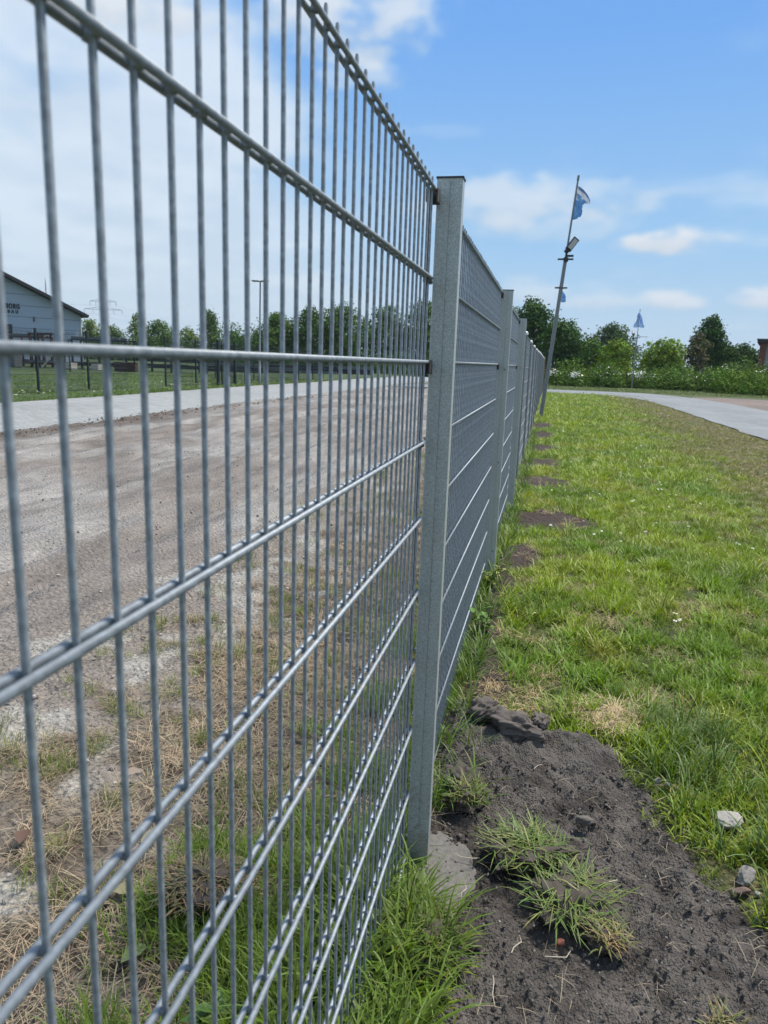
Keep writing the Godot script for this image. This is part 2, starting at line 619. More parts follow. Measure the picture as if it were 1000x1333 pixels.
func materials() -> void:
	var spangle := noise_tex(0.09, lin(0.6, 0.6, 0.6), lin(1, 1, 1), 4, FastNoiseLite.TYPE_CELLULAR, 512)
	var spangle_rough := noise_tex(0.06, Color(0.36, 0.36, 0.36), Color(0.62, 0.62, 0.62), 9, FastNoiseLite.TYPE_CELLULAR, 512)
	var blotch := noise_tex(0.022, lin(0.36, 0.36, 0.36), lin(1, 1, 1), 6, FastNoiseLite.TYPE_SIMPLEX_SMOOTH, 512, 5)
	var z := material("galvanised_post", lin(0.48, 0.52, 0.515), 1.0, 0.3)
	z.vertex_color_use_as_albedo = true
	textured(z, spangle, 9.0)
	z.roughness_texture = spangle_rough
	var w := material("galvanised_wire", lin(0.37, 0.42, 0.465), 0.6, 0.38)
	textured(w, blotch, 6.0)
	var rp := material("galvanised_pole", lin(0.3, 0.33, 0.35), 0.55, 0.4)
	textured(rp, blotch, 3.0)
	material("seam", lin(0.2, 0.21, 0.21), 0.6, 0.4)
	material("dark_steel", lin(0.035, 0.032, 0.032), 0.55, 0.3)
	material("bracket", lin(0.1, 0.085, 0.08), 0.6, 0.4)
	material("black_plastic", lin(0.015, 0.016, 0.018), 0.5)
	material("grey_cap", lin(0.55, 0.57, 0.58), 0.5)
	var co := material("concrete", lin(0.15, 0.143, 0.132), 0.95)
	textured(co, noise_tex(0.03, lin(0.6, 0.6, 0.6), lin(1, 1, 1), 31), 3.0, noise_tex(0.05, Color.BLACK, Color.WHITE, 33), 0.1)
	var grain := noise_tex(0.03, lin(0.5, 0.5, 0.5), lin(1.0, 1.0, 1.0), 12, FastNoiseLite.TYPE_SIMPLEX_SMOOTH, 1024, 5)
	var relief := noise_tex(0.035, Color.BLACK, Color.WHITE, 14, FastNoiseLite.TYPE_SIMPLEX_SMOOTH, 1024, 5)
	var soil := material("soil", Color.WHITE, 0.95)
	soil.vertex_color_use_as_albedo = true
	textured(soil, grain, 3.0, relief, 1.2)
	var dirt := material("dirt", Color.WHITE, 0.95)
	dirt.vertex_color_use_as_albedo = true
	textured(dirt, noise_tex(0.045, lin(0.3, 0.3, 0.3), lin(1, 1, 1), 41, FastNoiseLite.TYPE_SIMPLEX_SMOOTH, 1024, 6), 0.8, relief, 2.2)
	var far := material("far_ground", Color.WHITE, 1.0)
	far.vertex_color_use_as_albedo = true
	textured(far, grain, 0.21)
	var clod := material("clod", Color.WHITE, 0.97)
	clod.vertex_color_use_as_albedo = true
	textured(clod, grain, 5.0)
	var bl := material("blade", Color.WHITE, 0.55)
	bl.vertex_color_use_as_albedo = true
	bl.backlight_enabled = true
	bl.backlight = Color(0.8, 0.8, 0.45)
	bl.cull_mode = BaseMaterial3D.CULL_DISABLED
	var st := material("straw", Color.WHITE, 0.8)
	st.vertex_color_use_as_albedo = true
	st.cull_mode = BaseMaterial3D.CULL_DISABLED
	var lf := material("leaf", Color.WHITE, 0.85)
	lf.metallic_specular = 0.2
	lf.vertex_color_use_as_albedo = true
	lf.backlight_enabled = true
	lf.backlight = Color(0.55, 0.6, 0.3)
	lf.cull_mode = BaseMaterial3D.CULL_DISABLED
	var pe := material("petal", Color.WHITE, 0.8)
	pe.vertex_color_use_as_albedo = true
	pe.backlight_enabled = true
	pe.backlight = Color(0.4, 0.4, 0.4)
	pe.cull_mode = BaseMaterial3D.CULL_DISABLED
	var bk := material("bark", lin(0.07, 0.055, 0.04), 0.95)
	textured(bk, grain, 0.8)
	var fl := material("flag", Color.WHITE, 0.75)
	fl.vertex_color_use_as_albedo = true
	fl.backlight_enabled = true
	fl.backlight = Color(0.7, 0.7, 0.7)
	fl.cull_mode = BaseMaterial3D.CULL_DISABLED
	material("anthracite", lin(0.012, 0.022, 0.028), 0.45, 0.2)
	material("cladding", lin(0.33, 0.39, 0.47), 0.5)
	material("roof_dark", lin(0.018, 0.02, 0.022), 0.6)
	material("lettering", lin(0.012, 0.014, 0.02), 0.6)
	material("dark_glass", lin(0.01, 0.014, 0.02), 0.12)
	material("rust", lin(0.045, 0.02, 0.017), 0.8)
	material("steel_grey", lin(0.12, 0.13, 0.14), 0.6, 0.3)
	material("cream", lin(0.45, 0.43, 0.38), 0.8)
	material("turbine_white", lin(0.6, 0.62, 0.64), 0.5)
	material("lens", lin(0.45, 0.46, 0.46), 0.25)
	material("brickwork", lin(0.16, 0.06, 0.045), 0.9)
	material("render_wall", lin(0.3, 0.3, 0.3), 0.9)
	# paving laid in small blocks
	var im := Image.create(512, 512, false, Image.FORMAT_RGB8)
	var r2 := RandomNumberGenerator.new()
	r2.seed = 77
	im.fill(Color(0.58, 0.57, 0.56))
	for row in 16:
		for k in 8:
			var t := r2.randf_range(0.72, 0.84)
			var x := k * 64 + (32 if row % 2 else 0)
			var cc := Color(t * r2.randf_range(0.96, 1.0), t, t * r2.randf_range(0.98, 1.02))
			im.fill_rect(Rect2i(x % 512 + 2, row * 32 + 2, mini(60, 512 - x % 512 - 2), 28), cc)
			if x + 64 > 512: im.fill_rect(Rect2i(0, row * 32 + 2, 30, 28), cc)
	var pv := material("paving", lin(0.98, 0.98, 0.98), 0.9)
	pv.vertex_color_use_as_albedo = true
	pv.albedo_texture = ImageTexture.create_from_image(im)
	pv.uv1_triplanar = true
	pv.uv1_world_triplanar = true
	pv.uv1_scale = Vector3.ONE * 0.62

func ground() -> void:
	# far country out to the horizon
	var xs := PackedFloat32Array([-3200, -1200, -500, -220, -120, -80, -60, -45, -36, -28, -20, -12, -4, 4, 12, 20, 32, 48, 80, 160, 400, 1200, 3200])
	var zs := PackedFloat32Array([900, 200, 60, 20, 4, -10, -20, -30, -40, -50, -60, -75, -90, -110, -150, -220, -400, -900, -1800, -3400])
	struct("ground", sheet(xs, zs, func(_x, _z): return -0.2, func(x, z):
		var t: float = 1.0 + nc.get_noise_2d(x, z) * 0.2
		return Color(0.075 * t, 0.115 * t, 0.026)), M.far_ground)
	# lawn to the right of the fence
	var lawn_z := merged_steps(merged_steps(steps(3.0, -0.7, 0.4), steps(-0.7, -8.0, 0.035)), steps(-8.0, -41.2, 0.05, 1.03, 0.5))
	var lawn_x := merged_steps(steps(-0.42, 1.8, 0.035), steps(1.8, 5.6, 0.1, 1.1, 0.3))
	struct("lawn", sheet(lawn_x, lawn_z, func(x, z):
		var y := land(x, z) + nc.get_noise_2d(x * 9.0, z * 9.0) * 0.008 + hole(x, z) * (0.015 + nc.get_noise_2d(x * 30.0, z * 30.0) * 0.03)
		if z > -3.2 and soil_in(x, z) > 0.0: y -= minf(soil_in(x, z) * 0.5, 0.05)
		return y - (0.0 if x < 5.0 else 0.06), func(x, z):
		var k := hole(x, z)
		var dry := smooth(-0.1, 0.5, nb.get_noise_2d(x * 11.0, z * 7.0))
		var edge := smooth(1.3, 3.6, x + z * 0.02 + na.get_noise_2d(x * 9.0, z * 5.0) * 1.6) * smooth(-3.5, -9.0, z)
		var g := Color(0.075, 0.1, 0.022).lerp(Color(0.17, 0.14, 0.075), maxf(dry * 0.6, edge * 0.8))
		return g.lerp(Color(0.062, 0.043, 0.032), k)), M.dirt)
	# dug earth round the first post
	var sx := steps(-0.31, 0.95, 0.0075)
	var sz := steps(-0.72, -3.05, 0.0075)
	var cell := FastNoiseLite.new()
	cell.seed = 17; cell.noise_type = FastNoiseLite.TYPE_CELLULAR; cell.frequency = 1.0
	cell.cellular_return_type = FastNoiseLite.RETURN_DISTANCE2_SUB
	cell.fractal_type = FastNoiseLite.FRACTAL_FBM; cell.fractal_octaves = 3
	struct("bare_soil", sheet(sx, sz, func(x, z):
		var s := soil_in(x, z)
		var k := smooth(-0.02, 0.07, s)
		var pad := 1.0 - smooth(0.07, 0.16, Vector2((x + 0.262) * 1.25, z + 1.83).length() + na.get_noise_2d(x * 150.0, z * 150.0) * 0.05)
		var big := nb.get_noise_2d(x * 55.0, z * 55.0) * 0.03
		var mid := cell.get_noise_2d(x * 13.0 + big * 30.0, z * 13.0) * 0.014
		var fine := nc.get_noise_2d(x * 90.0, z * 90.0) * 0.011 + nc.get_noise_2d(x * 190.0, z * 190.0 + 40.0) * 0.006
		var ridge := 0.035 * exp(-pow((z + 2.6 - x * 0.05) / 0.13, 2.0)) * smooth(0.5, 0.2, x)
		var trough := -0.014 * exp(-pow((x - 0.18 - (z + 1.5) * -0.35) / 0.12, 2.0)) * smooth(-2.4, -1.7, z)
		return land(x, z) - 0.035 + k * (0.045 + (big + mid + fine + ridge + trough) * (1.0 - pad)) - pad * 0.015 * k, func(x, z):
		var t := 1.0 + nc.get_noise_2d(x * 7.0, z * 7.0) * 0.35 + nc.get_noise_2d(x * 60.0, z * 60.0) * 0.3
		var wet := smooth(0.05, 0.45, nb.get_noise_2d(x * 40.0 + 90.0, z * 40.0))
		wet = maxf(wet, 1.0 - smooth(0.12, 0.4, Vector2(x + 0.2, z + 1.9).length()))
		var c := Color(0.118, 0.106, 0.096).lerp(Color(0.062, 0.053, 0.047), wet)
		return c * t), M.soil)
	# verge of straw and grass just behind the fence
	var vx := merged_steps(steps(-2.75, -1.4, 0.03), steps(-1.4, -0.32, 0.016))
	var vz := merged_steps(merged_steps(steps(1.5, -0.8, 0.1), steps(-0.8, -4.5, 0.018)), steps(-4.5, -42.0, 0.03, 1.05, 0.5))
	struct("verge", sheet(vx, vz, func(x, z):
		var m := nb.get_noise_2d(x * 25.0, z * 25.0) * 0.022 + nc.get_noise_2d(x * 22.0, z * 22.0) * 0.012
		return land(x, z) + m * smooth(-2.7, -2.2, x) - 0.01 - 0.05 * (1.0 - smooth(-2.75, -2.45, x)), func(x, z):
		var t := 1.0 + nc.get_noise_2d(x * 20.0, z * 20.0) * 0.3
		var bare := smooth(-1.25, -1.75, x + nb.get_noise_2d(x * 18.0, z * 18.0) * 0.9)
		var sand := smooth(0.12, 0.3, nb.get_noise_2d(x * 14.0 + 40.0, z * 10.0)) * bare
		var c := Color(0.15, 0.118, 0.085).lerp(Color(0.29, 0.255, 0.22), bare)
		c = c.lerp(Color(0.42, 0.4, 0.36), sand)
		return c * t), M.dirt)
	# bare yard with wheel tracks
	var dx := steps(-9.6, -2.2, 0.04)
	var dz := merged_steps(steps(2.0, -2.0, 0.15), steps(-2.0, -62.0, 0.05, 1.012, 0.6))
	struct("dirt_yard", sheet(dx, dz, func(x, z):
		var y := nb.get_noise_2d(x * 4.0, z * 3.0) * 0.05 + nc.get_noise_2d(x * 8.0, z * 3.0) * 0.03 + nc.get_noise_2d(x * 14.0, z * 1.2) * 0.02 + nc.get_noise_2d(x * 18.0, z * 16.0) * 0.014 - 0.02
		for tr in [-3.4, -4.0, -5.3, -6.1, -7.2]:
			var o: float = x - tr - sin(z * 0.16 + tr) * 0.5 - z * 0.02
			y -= 0.065 * exp(-pow(o / 0.16, 2.0)) - 0.035 * exp(-pow((absf(o) - 0.3) / 0.1, 2.0))
			if absf(o) < 0.2: y += 0.014 * sin(z * 38.0 + o * 30.0)
		y += 0.09 * exp(-pow((x + 8.9) / 0.28, 2.0)) * (0.6 + nc.get_noise_2d(x * 14.0, z * 14.0))
		if x < -9.2: y -= 0.1 * smooth(-9.2, -9.6, x)
		return y - 0.06 * smooth(-2.55, -2.2, x), func(x, z):
		var t := 1.0 + nc.get_noise_2d(x * 5.0, z * 2.5) * 0.3 + nc.get_noise_2d(x * 30.0, z * 20.0) * 0.25 + nc.get_noise_2d(x * 11.0, z * 0.9) * 0.35
		var p := smooth(-0.25, 0.35, nb.get_noise_2d(x * 5.0, z * 2.0 + 50.0))
		var c := Color(0.26, 0.235, 0.213).lerp(Color(0.365, 0.352, 0.333), p)
		var dark := exp(-pow((x + 8.75) / 0.35, 2.0)) * smooth(-22.0, -13.0, z)
		c = c.lerp(Color(0.1, 0.075, 0.06), dark * 0.8)
		return c * t), M.dirt)
	# block-paved lane on the left
	struct("paved_lane", sheet(steps(-14.1, -8.95, 0.4), steps(6.0, -70.0, 1.0), func(x, z): return 0.012 + 0.01 * sin(z * 0.3 + x), func(x, z):
		var t := 0.47 + nb.get_noise_2d(x * 2.0, z) * 0.07
		return Color(t * 0.93, t * 0.94, t * 0.94)), M.paving)
	# grass strip and compound beyond the lane
	struct("grass_strip", sheet(merged_steps(steps(-110.0, -36.0, 4.0), steps(-36.0, -14.0, 0.4)), merged_steps(steps(6.0, -48.0, 0.6), steps(-48.0, -120.0, 3.0)), func(x, z): return 0.02 + nb.get_noise_2d(x * 2.0, z * 2.0) * 0.05 - (0.1 if x > -14.2 else 0.0), func(x, z):
		var t := 1.0 + nc.get_noise_2d(x * 0.8, z * 0.8) * 0.3
		return Color(0.06 * t, 0.11 * t, 0.02)), M.dirt)
	# track on the right that bends away to the left
	var inner := PackedVector2Array([Vector2(4.77, 3), Vector2(4.77, -10), Vector2(4.77, -20), Vector2(4.75, -31), Vector2(4.55, -36), Vector2(4.1, -38.3), Vector2(3.2, -39.9), Vector2(1.8, -40.8), Vector2(0.28, -41.1), Vector2(-4, -41.3), Vector2(-9.2, -41.4)])
	var outer := PackedVector2Array([Vector2(8.6, 3), Vector2(8.6, -10), Vector2(8.55, -20), Vector2(8.45, -31), Vector2(8.3, -36), Vector2(7.9, -40.5), Vector2(7.1, -44.5), Vector2(5.8, -46.8), Vector2(3.5, -47.3), Vector2(-4, -46.6), Vector2(-9.2, -46.5)])
	struct("track", strip(inner, outer, 0.024, Color(0.33, 0.345, 0.36), 0.1), M.paving)
	var g_in := PackedVector2Array([Vector2(8.2, 3), Vector2(8.2, -20), Vector2(8.15, -31), Vector2(8.0, -36), Vector2(7.6, -40.5), Vector2(7.8, -43.6), Vector2(9.4, -44.2)])
	var g_out := PackedVector2Array([Vector2(16.0, 3), Vector2(15.5, -20), Vector2(14.6, -31), Vector2(14.0, -36), Vector2(13.4, -41), Vector2(11.8, -44.0), Vector2(9.6, -44.6)])
	struct("gravel_patch", strip(g_in, g_out, 0.012, Color(0.29, 0.235, 0.2), 0.12), M.dirt)
	struct("far_verge", sheet(steps(-9.0, 60.0, 1.0), steps(-40.0, -66.0, 0.8), func(x, z): return 0.006 + nb.get_noise_2d(x, z) * 0.02 - (0.04 if x < 14.0 and z > -44.0 else 0.0), func(x, z):
		var t := 1.0 + nc.get_noise_2d(x, z) * 0.3
		return Color(0.09 * t, 0.13 * t, 0.03)), M.dirt)

func strip(a: PackedVector2Array, b: PackedVector2Array, y: float, col: Color, vary: float) -> ArrayMesh:
	var v := PackedVector3Array()
	var n := PackedVector3Array()
	var c := PackedColorArray()
	var ix := PackedInt32Array()
	var across := 14
	var rows := 0
	for i in a.size() - 1:
		var sub := maxi(2, int(a[i].distance_to(a[i + 1]) / 0.6))
		for s in sub + (1 if i == a.size() - 2 else 0):
			var f := float(s) / sub
			var p := a[i].lerp(a[i + 1], f)
			var q := b[i].lerp(b[i + 1], f)
			for k in across + 1:
				var g := float(k) / across
				if k == 0: g = nc.get_noise_2d(p.x * 3.0, p.y * 1.6) * 0.035
				if k == across: g = 1.0 + nc.get_noise_2d(q.x * 3.0 + 30.0, q.y * 1.6) * 0.035
				var m := p.lerp(q, g)
				v.append(Vector3(m.x, y + 0.02 * sin(g * PI), m.y))
				n.append(Vector3.UP)
				var t := 1.0 + nb.get_noise_2d(m.x * 4.0, m.y * 1.5) * vary * 2.0 + nc.get_noise_2d(m.x * 6.0, m.y * 6.0) * vary
				c.append(Color(col.r * t, col.g * t, col.b * t))
			rows += 1
	for r in rows - 1:
		for k in across:
			var q := r * (across + 1) + k
			for o in [q, q + across + 1, q + 1, q + 1, q + across + 1, q + across + 2]: ix.append(o)
	return arrays(v, n, c, ix)

# ------------------------------------------------------------------ the fence
func fence() -> void:
	var GAP := 0.0494
	var bars := 49
	var LEN := 2.415
	var vr := begin()
	tube(vr, PackedVector3Array([Vector3(0, 0.025, 0), Vector3(0, 1.872, 0), Vector3(0, 1.876, 0)]), PackedFloat32Array([0.0029, 0.0029, 0.002]), 12)
	var rod_v := done(vr)
	var hr := begin()
	tube(hr, PackedVector3Array([Vector3(0, 0, 0), Vector3(0, 0, 0.002), Vector3(0, 0, -LEN)]), PackedFloat32Array([0.0039, 0.004, 0.004]), 14)
	var rod_h := done(hr)
	var bk := begin()
	box(bk, Vector3(0.0, -0.013, -LEN - 0.012), Vector3(0.03, 0.034, 0.003))
	box(bk, Vector3(0.013, -0.013, -LEN + 0.004), Vector3(0.003, 0.03, 0.03))
	box(bk, Vector3(-0.013, -0.013, -LEN + 0.004), Vector3(0.003, 0.03, 0.03))
	bar(bk, Vector3(0.0, -0.013, -LEN - 0.034), Vector3(0.0, -0.013, -LEN - 0.008), 0.005, 8)
	var clip := done(bk)
	var sc := begin()
	box(sc, Vector3(-0.004, -0.006, -LEN + 0.006), Vector3(0.014, 0.014, 0.05))
	var small_clip := done(sc)
	var strip_mesh := box_mesh(Vector3(0.007, 1.8, 0.005), Vector3(-0.005, 0.95, -LEN + 0.002))
	# the nearest panel, rod by rod; the next two are copies
	var p1 := thing("wire_fence_panel", "nearest galvanised wire fence panel, filling the left half of the view", "fence panel", Vector3(FX, 0, 0.6), 0.0, "wire panels of the long fence")
	for k in bars:
		part("vertical_rod", rod_v, M.galvanised_wire, p1, Vector3(rf(-0.0004, 0.0004), rf(-0.002, 0.002), -0.022 - k * GAP + rf(-0.0006, 0.0006)))
	for k in 10:
		for s in [-1, 1]:
			part("horizontal_rod", rod_h, M.galvanised_wire, p1, Vector3(s * 0.0068, 0.05 + 0.2 * k, 0))
		part("bracket", clip if k in [9, 7] else small_clip, M.bracket, p1, Vector3(0, 0.05 + 0.2 * k, 0))
	part("edge_strip", strip_mesh, M.dark_steel, p1)
	# the beads of zinc where the rods are welded
	var drop := lump(Vector3(0.0085, 0.008, 0.009), 3, 0.4, 4)
	var wd := begin()
	for k in bars:
		for q in 10:
			for s in [-1, 1]:
				var sc2 := rf(0.7, 1.25)
				wd.append_from(drop, 0, Transform3D(Basis(Vector3.RIGHT, rf(0, TAU)).scaled(Vector3(1.0, sc2, sc2)), Vector3(s * 0.0032, 0.05 + 0.2 * q - 0.002 + rf(-0.0015, 0.0015), -0.022 - k * GAP)))
	var beads := part("weld_beads", wd.commit(), M.galvanised_wire, p1)
	beads.set_meta("kind", "stuff")
	var p2 := dup(p1, "wire fence panel between the first and second square posts")
	p2.position = Vector3(FX, 0.0, -1.9)
	var p3 := dup(p1, "wire fence panel between the second and third square posts")
	p3.position = Vector3(FX - 0.004, -0.005, -4.41)
	# farther panels show no single rods
	var st := begin()
	for k in bars: bar(st, Vector3(0, 0.025, -0.022 - k * GAP), Vector3(0, 1.876, -0.022 - k * GAP), 0.003, 4)
	for k in 10:
		for s in [-1, 1]: bar(st, Vector3(s * 0.0068, 0.05 + 0.2 * k, 0), Vector3(s * 0.0068, 0.05 + 0.2 * k, -LEN), 0.004, 4)
	var far_mesh := done(st)
	var names := ["first", "second", "third", "fourth", "fifth", "sixth", "seventh", "eighth", "ninth", "tenth", "eleventh", "twelfth"]
	for i in 12:
		var lab: String = "wire fence panel between the last square post and the first round post" if i == 0 else "wire fence panel between the %s and %s round posts along the fence" % [names[i - 1], names[i]]
		var t := thing("wire_fence_panel", lab, "fence panel", Vector3(FX - 0.03, along(-6.9 - 2.51 * i, [[-6.9, -0.02], [-12.0, -0.055], [-17.0, -0.06], [-24.0, -0.02]]), -6.92 - 2.51 * i), 0.0, "wire panels of the long fence")
		var q := part("wire_mesh", far_mesh, M.galvanised_wire, t)
		q.set_meta("kind", "stuff")
		for k in [1, 3, 5, 7, 9]: part("bracket", small_clip, M.bracket, t, Vector3(0, 0.05 + 0.2 * k, 0))
	# square posts
	var sq := ["first square galvanised fence post, tall in the middle of the view, set in concrete", "second square galvanised fence post, with plants at its foot", "third square fence post, last before the round ones"]
	for i in 3:
		var top: float = [1.885, 1.868, 1.866][i]
		var base: float = [0.0, 0.1, 0.04][i]
		var t := thing("square_fence_post", sq[i], "fence post", Vector3(-0.2695, base, -1.87 - 2.51 * i), 0.0, "posts of the long fence")
		part("tube", post_mesh(top - base, 0.063, 0.04, i == 0), M.galvanised_post, t)
		var seam_st := begin()
		box(seam_st, Vector3(0.0015, (top - base) * 0.5 + 0.06, 0.0201), Vector3(0.0011, top - base - 0.14, 0.0006))
		part("weld_seam", done(seam_st), M.seam, t)
		var cs := begin()
		box(cs, Vector3(0, top - base + 0.002, 0), Vector3(0.067, 0.004, 0.044))
		box(cs, Vector3(0, top - base - 0.006, 0), Vector3(0.057, 0.012, 0.034))
		part("cap", done(cs), M.black_plastic, t)
		for k in 3:
			var bolt := begin()
			bar(bolt, Vector3(0.0, 0, 0.0), Vector3(0.0, 0, 0.0045), 0.0035, 8)
			if i > 0: part("bolt", done(bolt), M.dark_steel, t, Vector3(0.012, 1.42 - base - 0.0 * k - 0.55 * k, 0.02))
		if i == 0:
			part("concrete_footing", footing(), M.concrete, t)
	# round posts
	for i in 13:
		var z := -9.38 - 2.51 * i
		var top: float = along(z, [[-9.4, 1.84], [-11.9, 1.815], [-14.4, 1.805], [-17.0, 1.8], [-24.0, 1.83]])
		var lab2 := "%s round galvanised fence post counted from the square posts" % (names + ["last"])[i]
		var t := thing("round_fence_post", lab2, "fence post", Vector3(-0.33, -0.12, z), 0.0, "posts of the long fence")
		var a := begin()
		var hh := top + 0.12
		tube(a, PackedVector3Array([Vector3.ZERO, Vector3(0, hh, 0)]), PackedFloat32Array([0.033, 0.033]), 16)
		part("tube", done(a), M.galvanised_pole, t)
		var b := begin()
		tube(b, PackedVector3Array([Vector3(0, hh - 0.02, 0), Vector3(0, hh + 0.004, 0), Vector3(0, hh + 0.018, 0), Vector3(0, hh + 0.026, 0)]), PackedFloat32Array([0.0365, 0.0365, 0.03, 0.012]), 16)
		part("cap", done(b), M.grey_cap, t)
	var wp := thing("timber_post", "brown timber post at the far end of the wire fence", "post", Vector3(-0.33, 0, -41.2))
	var ws := begin()
	box(ws, Vector3(0, 0.97, 0), Vector3(0.13, 1.94, 0.13))
	part("shaft", done(ws), material("timber", lin(0.22, 0.15, 0.1), 0.9), wp)
	part("top", box_mesh(Vector3(0.11, 0.02, 0.11), Vector3(0, 1.95, 0)), M.timber, wp)

func post_mesh(h: float, w: float, d: float, dusty: bool) -> ArrayMesh:
	var ring := []
	var r := 0.0035
	for q in [[w / 2 - r, d / 2 - r, 0.0], [-w / 2 + r, d / 2 - r, PI / 2], [-w / 2 + r, -d / 2 + r, PI], [w / 2 - r, -d / 2 + r, PI * 1.5]]:
		for k in 4:
			var a: float = q[2] + PI / 2 * k / 3.0
			ring.append([Vector3(q[0] + cos(a) * r, 0, q[1] + sin(a) * r), Vector3(cos(a), 0, sin(a))])
	# extra points across the faces that point to +z and -z for the mud line
	var v := PackedVector3Array()
	var n := PackedVector3Array()
	var c := PackedColorArray()
	var ix := PackedInt32Array()
	var pts := []
	for k in ring.size():
		var p: Array = ring[k]
		var q: Array = ring[(k + 1) % ring.size()]
		pts.append(p)
		if p[0].distance_to(q[0]) > 0.02:
			for s in range(1, 6): pts.append([p[0].lerp(q[0], s / 6.0), p[1].lerp(q[1], s / 6.0).normalized()])
	var ys := merged_steps(steps(-0.15, 0.45, 0.006), steps(0.45, h, 0.05))
	for y in ys:
		for p in pts:
			var at: Vector3 = p[0] + Vector3(0, y, 0)
			v.append(at)
			n.append(p[1])
			var tone := 1.0 + na.get_noise_2d(at.x * 700.0 + at.z * 900.0, y * 25.0) * 0.16
			var col := Color(tone, tone, tone)
			if dusty:
				var splash := smooth(0.42, 0.1, y) * smooth(0.05, 0.35, na.get_noise_2d(at.x * 1500.0, y * 900.0 + at.z * 1500.0))
				col = col.lerp(Color(0.5, 0.47, 0.43), splash * 0.6)
				var line: float = 0.105 + na.get_noise_2d(at.x * 900.0, at.z * 900.0) * 0.02 + sin(at.x * 60.0) * 0.006
				var k := 1.0 - smooth(line - 0.004, line + 0.006, y)
				col = col.lerp(Color(0.78, 0.76, 0.72), k)
			c.append(col)
	var m := pts.size()
	for j in ys.size() - 1:
		for i in m:
			var a := j * m + i
			var b := j * m + (i + 1) % m
			for o in [a, b, a + m, b, b + m, a + m]: ix.append(o)
	var top := v.size()
	v.append(Vector3(0, h, 0)); n.append(Vector3.UP); c.append(Color.WHITE)
	for i in m:
		for o in [top, (ys.size() - 1) * m + (i + 1) % m, (ys.size() - 1) * m + i]: ix.append(o)
	return arrays(v, n, c, ix)

func footing() -> ArrayMesh:
	var v := PackedVector3Array([Vector3(0.015, 0.006, 0.03)])
	var n := PackedVector3Array([Vector3.UP])
	var c := PackedColorArray([Color.WHITE])
	var ix := PackedInt32Array()
	var seg := 40
	for ring in [0.35, 0.7, 0.95, 1.0]:
		for i in seg:
			var a := TAU * i / seg
			var r: float = (0.165 + na.get_noise_2d(cos(a) * 20.0, sin(a) * 20.0) * 0.03) * ring
			v.append(Vector3(0.015 + cos(a) * r, (0.006 + nc.get_noise_2d(cos(a) * r * 40.0, sin(a) * r * 40.0) * 0.0015) if ring < 1.0 else -0.06, 0.03 + sin(a) * r * 1.1))
			n.append(Vector3.UP if ring < 0.99 else Vector3(cos(a), 0.4, sin(a)).normalized())
			c.append(Color.WHITE)
	for i in seg:
		for o in [0, 1 + i, 1 + (i + 1) % seg]: ix.append(o)
		for k in 3:
			var a := 1 + k * seg + i
			var b := 1 + k * seg + (i + 1) % seg
			for o in [a, a + seg, b, b, a + seg, b + seg]: ix.append(o)
	return arrays(v, n, c, ix)

